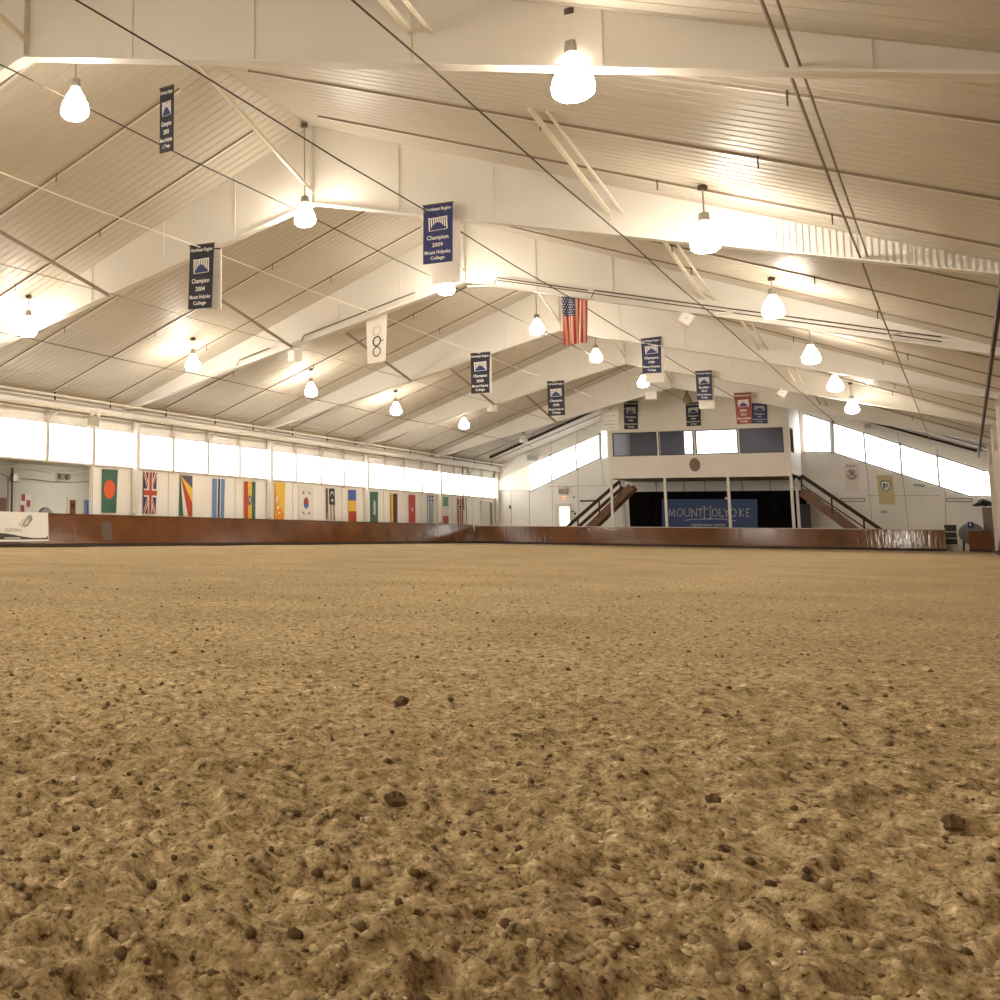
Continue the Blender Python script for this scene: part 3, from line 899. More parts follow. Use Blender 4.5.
x = hangx(200, 251, 'white')
banner(qx(x, [(190, 246), (214, 243), (211.3, 307.5), (188, 309.5)]), 'dark navy banner for 2004 at the near end of the left white cable', 'midnight', '2004')
blank(qx(x + .45, [(193, 248), (221, 248.5), (221, 309), (193, 309)]), 'blank white panel behind the 2004 banner')
x2 = hangx(437, 219, 'ban')
banner(qx(x2, [(423.5, 206), (452.5, 202), (452.2, 261), (423, 264.5)]), 'largest navy blue banner for 2009 hanging before the fifth rafter from the booth', 'blue', '2009')
blank(qx(x2 + .9, [(429, 214), (460, 214), (460, 282), (432, 284)]), 'blank white panel behind the largest navy blue banner')
x = 19.6
q = qx(x, [(161.5, 84), (186, 80), (173, 150), (159.5, 153.5)])
q = Quad(q.c[3] + Vector((0, 0, 1.45)), q.c[2] + Vector((0, 0, 1.45)), q.c[2], q.c[3], (-1, 0, 0))
banner(q, 'black banner under the ridge, the one nearest the viewer', 'midnight', '2003')
x = hangx(480, 354.5, 'white')
banner(qx(x, [(470.6, 353.7), (489.6, 352), (489.4, 392.6), (471.2, 393.8)]), 'dark banner for 2005 in the middle of the left white cable', 'midnight', '2005')
blank(qx(x + .5, [(473, 354), (491.5, 354), (491.5, 393), (473, 394)]), 'narrow strip of white panel behind the 2005 banner')
x = hangx(556, 383, 'white')
banner(qx(x, [(547, 381.6), (564, 380.6), (565, 415), (548.3, 416)]), 'dark banner for 2006 farthest along the left white cable', 'midnight', '2006')
x = hangx(650, 345, 'ban')
banner(qx(x, [(641, 339), (660.8, 336.8), (661.4, 372.6), (642.7, 373.4)]), 'navy banner for 1998 just beyond the striped flag', 'navy', '1998')
blank(qx(x + .9, [(645, 345), (664, 345), (664.5, 382), (645, 382.8)]), 'blank white panel behind the 1998 banner')
x = 58.3
banner(qx(x, [(695.4, 371.5), (711.6, 370.5), (712.4, 399.8), (697, 399.9)]), 'navy banner for 2010 before the middle of the gable', 'navy', '2010', mid='Qualifier')
blank(qx(x + .22, [(698, 377), (714, 377), (714.6, 408.6), (699, 408.6)]), 'blank white panel behind the 2010 banner')
x = hangx(742, 399, 'ban')
banner(qx(69.3, [(734, 393.4), (751, 392.5), (752, 423.4), (737, 424.4)]), 'dark red banner at the right of the gable', 'maroon', '2012', mid='IHSA')
BX = 76.4                                    # front of the booth
banner(qx(BX - .06, [(751.6, 401), (766.8, 401), (767.6, 423.4), (752, 423.4)]), 'blue banner half hidden behind the dark red one', 'hill', '2011', rod=False)
banner(qx(BX - .06, [(623.8, 401), (637.8, 401), (637.8, 429), (624.2, 429.3)]), 'dark banner on the left part of the gable above the booth windows', 'midnight', '1999', rod=False)
banner(qx(BX - .06, [(685.5, 403), (700, 402), (701, 425.5), (686.5, 426.2)]), 'dark banner on the gable above the middle booth windows', 'midnight', '2000', rod=False)
q = qx(72.2, [(602, 402), (618.6, 400.5), (618.6, 431), (602.6, 431)])
t = thing('notice_board', 'white notice with thin text lines hanging before the left corner of the booth', 'sign', tuple(q.p(.5, 1)))
mb = MB(); sheet(mb, q, .02); mb.build('panel', 'sheet', t, t.location)
mb = MB(); mb.tube([q.p(.1, .02), q.p(.1, .02) + Vector((0, 0, zc(q.p(.1, 0).y) - q.p(.1, .02).z))], .012); mb.tube([q.p(.9, .02), q.p(.9, .02) + Vector((0, 0, zc(q.p(.9, 0).y) - q.p(.9, .02).z))], .012); mb.build('hanging_cord', 'cable_white', t, t.location)
mb = MB(); paint(mb, q, disc(.5, .25, .06, .04), 0)
stroke(mb, q, [(.15, .50), (.9, .49)], .03); stroke(mb, q, [(.1, .66), (.9, .655)], .03); stroke(mb, q, [(.12, .78), (.9, .77)], .06); stroke(mb, q, [(.4, .90), (.75, .895)], .05)
mb.build('printing', 'grey_letter', t, t.location)

# white banner with three rings
q = qx(RAFT[4] + .35, [(366.2, 321.5), (387, 313), (385.3, 361), (367.5, 364)])
t = thing('ring_banner', 'white banner with three dark rings below the fourth rafter from the booth', 'banner', tuple(q.p(.5, 0)))
mb = MB(); sheet(mb, q, .02); mb.build('cloth', 'sheet', t, t.location)
for v, mk, th_ in ((.30, 'grey_letter', .02), (.535, 'ink', .045), (.76, 'ink', .035)):
    mb = MB()
    c = [(.52 + .19 * math.cos(a), v + .10 * math.sin(a)) for a in [2 * math.pi * k / 20 for k in range(21)]]
    stroke(mb, q, c, th_)
    if v > .5 and v < .6: stroke(mb, q, [(.74, v + .01), (.86, v + .01)], .03)
    mb.build('ring', mk, t, t.location)

# striped flag hung vertically
x = hangx(574, 300, 'ban')
q = qx(x, [(561.2, 292.5), (587.2, 295), (586.4, 342), (564.2, 345.6)])
t = thing('striped_flag', 'flag of red and white stripes with starred blue canton hung upright', 'flag', tuple(q.p(.5, 0)))
def us(part):
    mb = MB()
    NU, NV = 39, 40
    w = lambda u, v: (.05 + .05 * v) * math.sin(u * 17 + v * 1.6) + .03 * math.sin(u * 7 - v * 2)
    fr = [q.p(i / NU, j / NV, w(i / NU, j / NV)) for j in range(NV + 1) for i in range(NU + 1)]
    bk = [p + Vector((.01, 0, 0)) for p in fr]
    mb.v = [tuple(p) for p in fr + bk]
    for j in range(NV):
        for i in range(NU):
            can = (i + .5) / NU < .535 and (j + .5) / NV < .46
            if can != (part == 'canton'): continue
            a = j * (NU + 1) + i
            s_ = (NU - 1 - i) // 3
            mi = 0 if can else (s_ % 2)
            for o_, fl_ in ((0, 1), (len(fr), -1)):
                f = (a + o_, a + NU + 1 + o_, a + NU + 2 + o_, a + 1 + o_)
                mb.f.append(f[::fl_]); mb.m.append(mi)
    if part == 'canton':
        for r_ in range(9):
            for c_ in range(6 if r_ % 2 == 0 else 5):
                u = .045 + (c_ + (0 if r_ % 2 == 0 else .5)) * .088; v = .03 + r_ * .049
                pts = []
                for k in range(10):
                    rr_ = (.034 if k % 2 == 0 else .015)
                    uu, vv = u + rr_ * math.sin(k * math.pi / 5), v - rr_ * math.cos(k * math.pi / 5) * q.w / q.h
                    pts.append(q.p(uu, vv, w(u, v) + .012))
                mb.add(pts, [tuple(range(9, -1, -1))], 1)
    return mb
us('stripes').build('striped_field', ['us_red', 'us_white'], t, t.location)
us('canton').build('canton', ['us_blue', 'letter'], t, t.location)
mb = MB(); mb.tube([q.p(0, 0), q.p(1, 0)], .02, 6); mb.build('top_rod', 'dark_steel', t, t.location)

# loudspeakers
def speaker(px, py, x, s, label, rot=0.0, tilt=0.0):
    p = onx(px, py, x)
    t = thing('loudspeaker', label, 'speaker', tuple(p), 'white speakers under the rafters')
    R = Matrix.Rotation(rot, 3, 'Z') @ Matrix.Rotation(tilt, 3, 'X')
    mb = MB(); mb.box(-.17, .17, -s[0] / 2, s[0] / 2, -s[1] / 2, s[1] / 2); mb.v = [tuple(R @ Vector(v)) for v in mb.v]; mb.build('cabinet', 'sheet', t)
    mb = MB(); mb.box(-.185, -.17, -s[0] / 2 + .03, s[0] / 2 - .03, -s[1] / 2 + .03, s[1] / 2 - .03); mb.v = [tuple(R @ Vector(v)) for v in mb.v]; gr = mb.build('grille', 'white_wall', t)
    mb = MB(); mb.tube([(0, 0, s[1] / 2 - .05), (0, 0, max(s[1] / 2 + .1, min(zb(p.y) - p.z, 1.0)))], .03, 6); mb.build('bracket', 'sheet', t)
    mb = MB(); mb.tube([R @ Vector((-.186, 0, 0)), R @ Vector((-.195, 0, 0))], .018, 8); mb.build('badge', 'strip', gr)
speaker(685.5, 319, RAFT[4] + .1, (.36, .36), 'white speaker tilted on its corner below the fourth rafter from the booth', .3, .6)
speaker(781.5, 393, RAFT[6] + .1, (.36, .36), 'small white speaker under the right half of the second rafter from the booth', .3, .6)
speaker(295, 356, RAFT[4] + .1, (.42, .40), 'white speaker under the left half of the fourth rafter from the booth', -.5)
speaker(492, 408, RAFT[6] + .1, (.4, .36), 'white speaker under the left half of the second rafter from the booth', -.5)
speaker(651.5, 395.5, RAFT[7] - .4, (.62, .48), 'white box speaker under the ridge before the booth')

# ------------------------------------------------------------------ flags on the left wall
FY = YL - .04
def flag(label, pts, base, shapes, name='wall_flag'):
    """shapes: list of (part name, [(material, polygon), ...])"""
    q = qy(FY, pts)
    t = thing(name, label, 'flag', tuple(q.p(.5, 1)), 'flags along the left wall')
    mb = MB(); sheet(mb, q, .012); mb.build('cloth', base, t, t.location)
    lay = 1
    for pn, items in shapes:
        mb = MB(); ms = []
        for mk, poly in items:
            if mk not in ms: ms.append(mk)
            paint(mb, q, poly, ms.index(mk), lay); lay += 1
        mb.build(pn, ms, t, t.location)
    return q, t
flag('green flag with an orange red disc', [(102.4, 469), (118, 469.8), (116.2, 512.8), (101.8, 512.6)], 'green', [('disc', [('orange_red', disc(.48, .46, .37, .22))])])
W_, Rd, Nv = 'flag_white', 'red', 'flag_navy'
flag('navy flag with red and white upright and diagonal crosses', [(143.6, 472), (156.8, 472.6), (155.8, 514), (143.2, 513.4)], Nv, [
    ('diagonal_cross', [(W_, [(0, 0), (.14, 0), (1, .94), (1, 1), (.86, 1), (0, .06)]), (W_, [(1, 0), (.86, 0), (0, .94), (0, 1), (.14, 1), (1, .06)]),
                        (Rd, [(0, 0), (.06, 0), (1, .97), (1, 1), (.94, 1), (0, .03)]), (Rd, [(1, 0), (.94, 0), (0, .97), (0, 1), (.06, 1), (1, .03)])]),
    ('upright_cross', [(W_, rect(.33, 0, .67, 1)), (W_, rect(0, .40, 1, .60)), (Rd, rect(.40, 0, .60, 1)), (Rd, rect(0, .44, 1, .56))])])
flag('flag of oblique bands in violet, yellow, red, white and green', [(180.2, 475), (192.4, 475.8), (192.2, 516.6), (179.2, 515.8)], 'green', [
    ('bands', [('flag_violet', [(0, 0), (1, 0), (1, .32)]), ('yellow', [(0, 0), (1, .32), (1, .68)]), ('red', [(0, 0), (1, .68), (1, 1), (.66, 1)]), ('flag_white', [(0, 0), (.66, 1), (.3, 1)])])])
flag('sky blue flag with a black centre stripe edged white', [(213, 478.2), (225, 479), (224, 518.4), (212.6, 518)], 'sky_blue', [('centre_stripe', [('flag_white', rect(.34, 0, .67, 1)), ('ink', rect(.42, 0, .59, 1))])])
flag('flag of red, yellow and green upright stripes', [(244, 481.2), (255.4, 482), (255.2, 519.2), (244, 518.6)], 'yellow', [('stripes', [('red', rect(0, 0, .35, 1)), ('green', rect(.68, 0, 1, 1))]), ('emblem', [('royal', disc(.5, .5, .17, .13)), ('yellow', disc(.5, .5, .09, .07)), ('green', disc(.42, .58, .06, .06))])])
flag('yellow and orange flag with pale dragon shapes', [(275, 482.2), (285.4, 483), (284.2, 520.6), (274.6, 520.2)], 'yellow', [('lower_half', [('orange', [(0, 0), (.2, .3), (.45, .62), (1, .82), (.95, 1), (0, 1)])]), ('pale_figure', [('flag_white', disc(.32, .66, .12, .05)), ('flag_white', disc(.2, .45, .07, .12)), ('flag_white', disc(.45, .8, .1, .03))])])
q, t = flag('white flag with a dark red disc and four small corner marks', [(298.6, 485), (313.5, 485.6), (313.3, 519.5), (298.8, 519)], 'flag_white', [('disc', [('crimson', disc(.5, .52, .17, .17)), ('royal', [(.5 + .17 * math.cos(a), .56 + .13 * math.sin(a)) for a in [math.pi * k / 10 for k in range(11)]])])])
mb = MB()
for u, v, s_ in ((.30, .22, 1), (.72, .22, -1), (.30, .82, -1), (.70, .82, 1)):
    for k in (-1, 0, 1):
        stroke(mb, q, [(u - .07 + .03 * k, v + .02 * s_ + .022 * k), (u + .07 + .03 * k, v - .02 * s_ + .022 * k)], .028)
mb.build('corner_mark', 'ink', t, t.location)
flag('grey and white striped flag with a black canton bearing a crescent', [(326.2, 488.2), (334.2, 488.5), (335.2, 520.4), (326.6, 519)], 'mauve', [('stripes', [('flag_white', rect(.28, .5, .45, 1)), ('flag_white', rect(.6, .5, .78, 1)), ('flag_white', rect(.18, 0, .3, 1)), ('brown_flag', rect(0, 0, .12, .8))]), ('canton', [('ink', rect(.32, .01, 1, .52)), ('flag_white', disc(.66, .2, .2, .11)), ('ink', disc(.66, .235, .16, .09)), ('flag_white', disc(.66, .38, .12, .05))])])
flag('flag of blue, yellow and red blocks from top to bottom', [(348, 489.8), (356, 489.9), (356.3, 521.7), (348.7, 521.7)], 'yellow', [('blocks', [('royal', rect(0, 0, 1, .335)), ('red', rect(0, .67, 1, 1))])])
q, t = flag('dark green flag with white script running down it', [(370, 491.8), (378, 491.9), (378, 522.9), (370, 522.6)], 'green', [])
mb = MB(); stroke(mb, q, [(.52, .28)] + [(.52 + .13 * (-1) ** k, .28 + .045 * k) for k in range(1, 11)], .05); stroke(mb, q, [(.7, .3), (.7, .76)], .04); mb.build('script', 'letter', t, t.location)
flag('flag of orange, black and dark brown upright stripes', [(390.6, 493.7), (397.4, 493.8), (397.5, 522.9), (390.8, 522.9)], 'brown_flag', [('stripes', [('orange', rect(0, 0, .2, 1)), ('yellow', rect(.12, 0, .34, 1)), ('ink', rect(.36, 0, .62, 1))])])
flag('red flag with a white petal emblem', [(408.8, 494.6), (415.4, 494.9), (415.4, 522.9), (409.2, 522.9)], 'red', [('petals', [('flag_white', [(.5 + .05 * math.cos(a) + .2 * math.cos(a + .3), .52 + .04 * math.sin(a) + .09 * math.sin(a + .3)), (.5 + .14 * math.cos(a + .8), .52 + .06 * math.sin(a + .8)), (.5, .52)]) for a in [2 * math.pi * k / 5 for k in range(5)]])])
flag('blue and white striped flag with a cross in the upper part', [(427, 495.2), (433, 495.6), (433, 524.2), (427.4, 524.2)], 'flag_white', [('stripes', [('sky_blue', rect(.0, 0, .14, 1)), ('sky_blue', rect(.55, .25, .72, 1)), ('sky_blue', rect(.86, .25, 1, 1)), ('sky_blue', rect(.3, .25, .42, 1))]), ('canton', [('royal', rect(.25, 0, 1, .22)), ('flag_white', rect(.56, 0, .68, .22)), ('flag_white', rect(.25, .09, 1, .13))])])
flag('flag of green, white and red blocks from top to bottom', [(442.9, 496.8), (448.4, 497), (448.6, 524.3), (443, 524.3)], 'flag_white', [('blocks', [('light_green', rect(0, 0, 1, .34)), ('red', rect(0, .70, 1, 1))])])
flag('red flag with a black and white upright cross', [(457.5, 498.4), (463.2, 498.8), (463.2, 525.2), (457.8, 525.2)], 'red', [('cross', [('flag_white', rect(.3, 0, .72, 1)), ('flag_white', rect(0, .25, 1, .36)), ('ink', rect(.42, 0, .60, 1)), ('ink', rect(0, .28, 1, .33))])])
# flags inside the stand-in room
def rflag(label, pts, base, shapes):
    global FY
    FY, k = YB - .03, FY
    flag(label, pts, base, shapes, 'room_flag'); FY = k
rflag('pale flag with three dark red blocks hung in the side room', [(20, 494), (31, 494.4), (30.5, 514), (20, 514)], 'flag_white', [('blocks', [('crimson', rect(.12, 0, .46, .34)), ('crimson', rect(.58, .30, .95, .64)), ('crimson', rect(.05, .56, .38, 1))])])
rflag('blue flag with black stripes at the far end of the side room', [(83.5, 499.6), (89.5, 500), (89.5, 516), (83.5, 516)], 'flag_white', [('stripes', [('sky_blue', rect(.05, 0, .38, 1)), ('ink', rect(.45, 0, .62, 1)), ('sky_blue', rect(.62, 0, .9, 1))])])
# white door panel outline beyond the last flag
a, c = ony(480, 501, YL), ony(489, 502.5, YL)
t = thing('door_3', 'pale door with a dark edge at the far end of the left wall', 'door', (a.x, YL, 0), kind='structure')
mb = MB(); mb.box(a.x, c.x, YL - .06, YL, 0, c.z); mb.build('leaf', 'grey_wall', t, t.location)
mb = MB(); mb.box(c.x, c.x + .35, YL - .12, YL, 0, c.z); mb.build('edge_frame', 'strip', t, t.location)
mb = MB(); mb.box(a.x, c.x, YL - .1, YL, c.z, c.z + .06); mb.build('head_frame', 'cap', t, t.location)
mb = MB(); mb.tube([(75.6, YL - .1, -.1), (75.6, YL - .1, 3.1)], .03); mb.tube([(75.1, YL - .1, 2.2), (75.1, YL - .1, 5.1)], .05)
tag(mb.build('downpipe', 'strip'), 'thin dark pipes dropping from the eave beside the last flag', 'pipe')

# ------------------------------------------------------------------ booth
BZ = 4.17
y0, y1 = 8.0, 18.02
t = thing('viewing_booth', 'raised cream viewing booth with a row of dark windows on slim posts', 'booth', (BX, (y0 + y1) / 2, 0))
bo = t.location
wz0, wz1 = 5.55, 7.03
wins = [(612.5, 656.8), (658.6, 693.4), (695.4, 737.8), (739.6, 783.4)]
wy = []
for a, c in wins:
    wy.append((onx(c, 440, BX).y, onx(a, 440, BX).y))
mb = MB()
mb.box(BX, BX + .14, y0, y1, BZ, wz0); mb.box(BX, BX + .14, y0, wy[3][0], wz0, wz1); mb.box(BX, BX + .14, wy[0][1], y1, wz0, wz1)
for i in range(3): mb.box(BX, BX + .14, wy[i + 1][1], wy[i][0], wz0, wz1)
mb.prism([(BX, y0, wz1), (BX, y1, wz1), (BX, y1, zc(y1)), (BX, YC, ZR), (BX, y0, zc(y0))], (.14, 0, 0))
mb.build('front_wall', 'tan_wall', t, bo)
for yy in (y0, y1 - .12):
    mb = MB(); mb.prism([(BX + .14, yy, BZ), (XE, yy, BZ), (XE, yy, zc(yy)), (BX + .14, yy, zc(yy))], (0, .12, 0)); mb.build('side_wall', 'white_wall', t, bo)
mb = MB(); mb.box(BX + .14, XE, y0, y1, BZ, BZ + .14); mb.build('floor_slab', 'strip', t, bo)
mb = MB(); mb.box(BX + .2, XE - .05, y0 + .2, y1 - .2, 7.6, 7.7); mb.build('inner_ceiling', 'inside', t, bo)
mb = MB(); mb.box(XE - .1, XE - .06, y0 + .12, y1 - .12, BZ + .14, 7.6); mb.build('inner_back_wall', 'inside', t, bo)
for i, (a, c) in enumerate(wy):
    mb = MB(); d = .06
    mb.box(BX - .03, BX + .06, a, c, wz0, wz0 + d); mb.box(BX - .03, BX + .06, a, c, wz1 - d, wz1); mb.box(BX - .03, BX + .06, a, a + d, wz0 + d, wz1 - d); mb.box(BX - .03, BX + .06, c - d, c, wz0 + d, wz1 - d)
    f = mb.build('window_frame', 'frame_dark', t, bo)
    mb = MB(); mb.box(BX + .02, BX + .03, a + d, c - d, wz0 + d, wz1 - d); mb.build('pane', 'glass', f, bo)
a = onx(694, 440, XE - .12).y; c = onx(684.5, 440, XE - .12).y
r_ = onx(738, 440, XE - .12).y
mb = MB(); mb.box(XE - .13, XE - .11, r_, a - .05, 5.4, 7.58); mb.box(XE - .13, XE - .11, a + .05, c, 5.4, 7.58)
mb.build('back_window', 'window', t, bo)
mb = MB(); mb.box(BX + .35, BX + 1.5, y0 - .04, y0, 5.6, 7.0); mb.build('side_window', 'black', t, bo)
p = onx(694.8, 464.8, BX)
mb = MB(); mb.lathe([(.30, -.03), (.28, -.05), (.0, -.055)], (0, 0, 0), 24, axis='x'); mb.v = [(p.x + x - .0, p.y + y, p.z + z * 1.35) for x, y, z in mb.v]; mb.build('oval_plaque', 'plaque', t, bo)
for px, x in ((610.3, BX + .1), (666, BX + .1), (729.5, BX + .1), (794, BX + .1), (623.8, BX + 2.7), (801.5, BX + 2.7)):
    y = onx(px, 505, x).y
    y = min(max(y, y0 + .06), y1 - .06)
    mb = MB(); mb.box(x - .06, x + .06, y - .075, y + .075, -.15, BZ); mb.build('post', 'white_steel', t, bo)

# wall panels, curtain and sign below the booth
CXx = 80.6
p0, p1 = onx(628.5, 492.5, CXx), onx(806, 492, CXx)
mb = MB()
N = 70
top = p0.z
pts = []
for i in range(N + 1):
    y = p0.y + (p1.y - p0.y) * i / N
    dx = .05 * math.sin(i * 1.35)
    pts.append((CXx + dx, y))
mb.add([(x, y, z) for x, y in pts for z in (0, top)], [(2 * i, 2 * i + 2, 2 * i + 3, 2 * i + 1) for i in range(N)])
mb.add([(x + .03, y, z) for x, y in pts for z in (0, top)], [(2 * i, 2 * i + 1, 2 * i + 3, 2 * i + 2) for i in range(N)])
t = thing('stage_curtain', 'black curtain hung across the space under the booth', 'curtain', (CXx, (p0.y + p1.y) / 2, 0))
mb.build('cloth', 'black', t, t.location)
mb = MB(); mb.tube([(CXx, p0.y + .1, top + .02), (CXx, p1.y - .1, top + .02)], .03); mb.build('rail', 'dark_rail', t, t.location)
for px in (656, 684, 705, 742, 770):
    p = onx(px, 486, XE - .02); s_ = MB(); s_.box(XE - .02, XE, p.y - .02, p.y + .02, top - .3, BZ); s_.build('panel_seam', 'strip', we)

q = qx(CXx - .14, [(661.8, 499.2), (757.2, 499.2), (757.6, 528.5), (662.2, 528)])
t = thing('arena_sign', 'wide blue sign reading MOUNT HOLYOKE on the black curtain', 'sign', tuple(q.p(.5, 1)))
mb = MB(); sheet(mb, q, .03); mb.build('panel', 'sign_blue', t, t.location)
def arc(cx, cy, rx, ry, a0, a1, n_=14):
    return [(cx + rx * math.cos(a0 + (a1 - a0) * k / n_), cy + ry * math.sin(a0 + (a1 - a0) * k / n_)) for k in range(n_ + 1)]
GL = {
    'M': [[(0, 1), (.12, 0), (.5, .95), (.88, 0), (1, 1)], [(-.08, 1), (.1, 1)], [(.9, 1), (1.08, 1)]],
    'O': [arc(.5, .5, .5, .52, 0, 6.2832)],
    'U': [[(.05, 0), (.05, .65)] + arc(.5, .65, .45, .36, math.pi, 0, 8) + [(.95, .65), (.95, 0)], [(-.08, 0), (.18, 0)], [(.82, 0), (1.08, 0)]],
    'N': [[(.05, 1), (.05, 0), (.95, 1), (.95, 0)], [(-.08, 1), (.18, 1)], [(.82, 0), (1.08, 0)]],
    'T': [[(0, 0), (1, 0)], [(.5, 0), (.5, 1)], [(0, 0), (0, .12)], [(1, 0), (1, .12)], [(.36, 1), (.64, 1)]],
    'H': [[(.08, -.3), (.08, 1.3)], [(.92, -.3), (.92, 1.3)], [(.08, .0), (.6, .0)], [(-.08, 1.3), (.26, 1.3)], [(.74, 1.3), (1.08, 1.3)], [(-.08, -.3), (.2, -.3)], [(.8, -.3), (1.08, -.3)]],
    'L': [[(.1, 0), (.1, 1), (.95, 1), (.95, .85)], [(-.05, 0), (.25, 0)]],
    'Y': [[(0, 0), (.5, .5), (1, 0)], [(.5, .5), (.5, 1)], [(.36, 1), (.64, 1)]],
    'K': [[(.1, 0), (.1, 1)], [(.9, 0), (.1, .52), (.95, 1)], [(-.05, 0), (.25, 0)], [(-.05, 1), (.25, 1)]],
    'R': [[(.1, 1), (.1, 0), (.5, 0)] + arc(.5, .25, .35, .25, -1.57, 1.57, 6) + [(.1, .5)], [(.45, .5), (.95, 1)]],
    'E': [[(.9, 0), (.1, 0), (.1, 1), (.95, 1)], [(.1, .48), (.7, .48)]],
}
lay = [('M', 669, 6.2), ('O', 677.5, 5.6), ('U', 684.8, 5.8), ('N', 692.3, 5.4), ('T', 699.3, 3.8), ('H', 704.6, 7.2), ('O', 713.2, 5.4), ('L', 720.2, 4), ('Y', 725, 4.6), ('O', 731.5, 5.2), ('K', 739.8, 4.6), ('E', 746.5, 3.8)]
mb = MB()
for ch, px, w in lay:
    u0 = (px - 661.8) / 95.4; ww = w / 95.4
    for st in GL[ch]:
        stroke(mb, q, [(u0 + x * ww, .335 + y * .255) for x, y in st], .04)
stroke(mb, q, [(.25, .73), (.34, .69), (.66, .68), (.71, .72), (.78, .74)], .04)
text(mb, q, 'EQUESTRIAN CENTER', .50, .93, width=.54, height=.075)
mb.build('lettering', 'silver_letter', t, t.location)
p = onx(726.5, 498, 78.5)
t = thing('spotlight', 'small white spotlight hanging beside a booth post', 'light', (p.x, p.y, p.z))
mb = MB(); mb.lathe([(.02, .06), (.09, .03), (.10, -.05), (.06, -.08)], (0, 0, 0), 12); mb.build('head', 'lamp_off', t)
mb = MB(); mb.tube([(0, 0, .05), (0, 0, BZ - p.z - .02)], .012, 6); mb.build('cord', 'cable_dark', t)

# ------------------------------------------------------------------ stairs
def stairs(label, x, lo, hi, rail, mid, sw, mw=.2, name='staircase'):
    """lo, hi: image ends of the stringer centre line; rails likewise"""
    a, c = onx(*lo, x), onx(*hi, x)
    a = a + (a - c) * ((a.z - .05) / max(c.z - a.z, .1)) * 1.0       # run down to the ground
    t = thing(name, label, 'stairs', (x, a.y, 0))
    for xx in (x, x + 1.15):
        mb = MB(); mb.bar(Vector((xx, a.y, a.z)), Vector((xx, c.y, c.z)), .06, sw); mb.build('stringer', 'brown_wood', t, t.location)
    nst = 13
    for i in range(nst):
        k = (i + .7) / nst
        y, z = a.y + (c.y - a.y) * k, a.z + (c.z - a.z) * k
        mb = MB(); mb.box(x + .02, x + 1.13, y - .16, y + .16, z + sw * .28, z + sw * .28 + .05); mb.build('tread', 'cap', t, t.location)
    ra, rc = onx(*rail[0], x), onx(*rail[1], x)
    ra = ra + (ra - rc) * .30
    mb = MB(); mb.bar(ra, rc, .08, .20); mb.build('handrail', 'dark_rail', t, t.location)
    ma, mc = onx(*mid[0], x), onx(*mid[1], x)
    ma = ma + (ma - mc) * .25
    mb = MB(); mb.bar(ma, mc, .05, mw); mb.build('midrail', 'dark_rail', t, t.location)
    mb = MB(); mb.bar(ma - Vector((0, 0, .30)), mc - Vector((0, 0, .30)), .04, .13); mb.build('lower_rail', 'cap', t, t.location)
    for k in (.0, .35, .68, 1.0):
        y = ra.y + (rc.y - ra.y) * k; z = ra.z + (rc.z - ra.z) * k
        zs = a.z + (c.z - a.z) * ((y - a.y) / (c.y - a.y))
        mb = MB(); mb.box(x - .03, x + .03, y - .04, y + .04, max(zs, -.1), z); mb.build('baluster', 'dark_rail', t, t.location)
stairs('brown wooden stairs rising to the left end of the booth', 77.2, (593, 524), (631, 486.5), ((570, 524.5), (620, 481)), ((579.5, 526), (623, 487)), .44)
stairs('brown wooden stairs rising to the right end of the booth', 77.2, (848, 526), (801, 491.5), ((875.5, 526), (801, 475.5)), ((862, 526), (801, 484.5)), .5, .07)
# landing ends: small dark box on the right landing
p = onx(805.5, 515, 80.2)
mb = MB(); mb.box(80.1, 80.5, p.y - .25, p.y + .25, -.1, onx(805.5, 504, 80.2).z); tag(mb.build('dark_cabinet', 'ink'), 'narrow black cabinet beside the right end of the curtain', 'cabinet')

# ------------------------------------------------------------------ fittings on the end wall
WX = XE - .03
q = qx(WX - .02, [(558.2, 506.2), (569.6, 506.4), (569.8, 540), (558.4, 540)])
a, c = q.c[0], q.c[1]
t = thing('door_4', 'white door with a bright daylit pane left of the stairs', 'door', (WX, (a.y + c.y) / 2, 0), kind='structure')
mb = MB(); mb.box(WX - .05, WX, c.y, a.y, 0, a.z); lf = mb.build('leaf', 'white_wall', t, t.location)
mb = MB(); mb.box(WX - .07, WX - .05, c.y + .05, a.y - .12, 1.25, a.z - .07); mb.build('pane', 'window', lf, t.location)
mb = MB(); mb.box(WX - .1, WX, a.y, a.y + .22, 0, a.z + .18); mb.box(WX - .1, WX, c.y - .1, c.y, 0, a.z + .18); mb.box(WX - .1, WX, c.y, a.y, a.z, a.z + .18); mb.build('frame', 'white_steel', t, t.location)
mb = MB(); mb.tube([(WX - .12, c.y + .05, 1.05), (WX - .12, c.y + .2, 1.05)], .025); mb.build('handle', 'dark_steel', lf, t.location)
q = qx(WX, [(561.5, 496), (566, 496), (566, 500), (561.5, 500)])
t = thing('exit_sign', 'small lit EXIT sign above the white door', 'sign', tuple(q.p(.5, 1)))
mb = MB(); sheet(mb, q, .05); mb.build('box', 'exit', t, t.location)
mb = MB(); text(mb, q, 'EXIT', .5, .72, width=.8, height=.5); mb.build('lettering', 'red', t, t.location)
def emergency(px, py, plane, label, axis='x', s=.3):
    p = onx(px, py, plane) if axis == 'x' else ony(px, py, plane)
    t = thing('emergency_light', label, 'light', tuple(p), 'twin emergency lights')
    mb = MB(); mb.box(-.14, 0, -s, s, -.2, .16); mb.build('case', 'lamp_beige', t)
    for k in (-.7, .7):
        mb = MB(); mb.lathe([(.04, .0), (.11, -.08), (.12, -.12)], (-.05, s * k, .28), 10, axis='x'); mb.build('lamp_head', 'cap', t)
    if axis == 'y': t.rotation_euler = (0, 0, math.pi / 2)
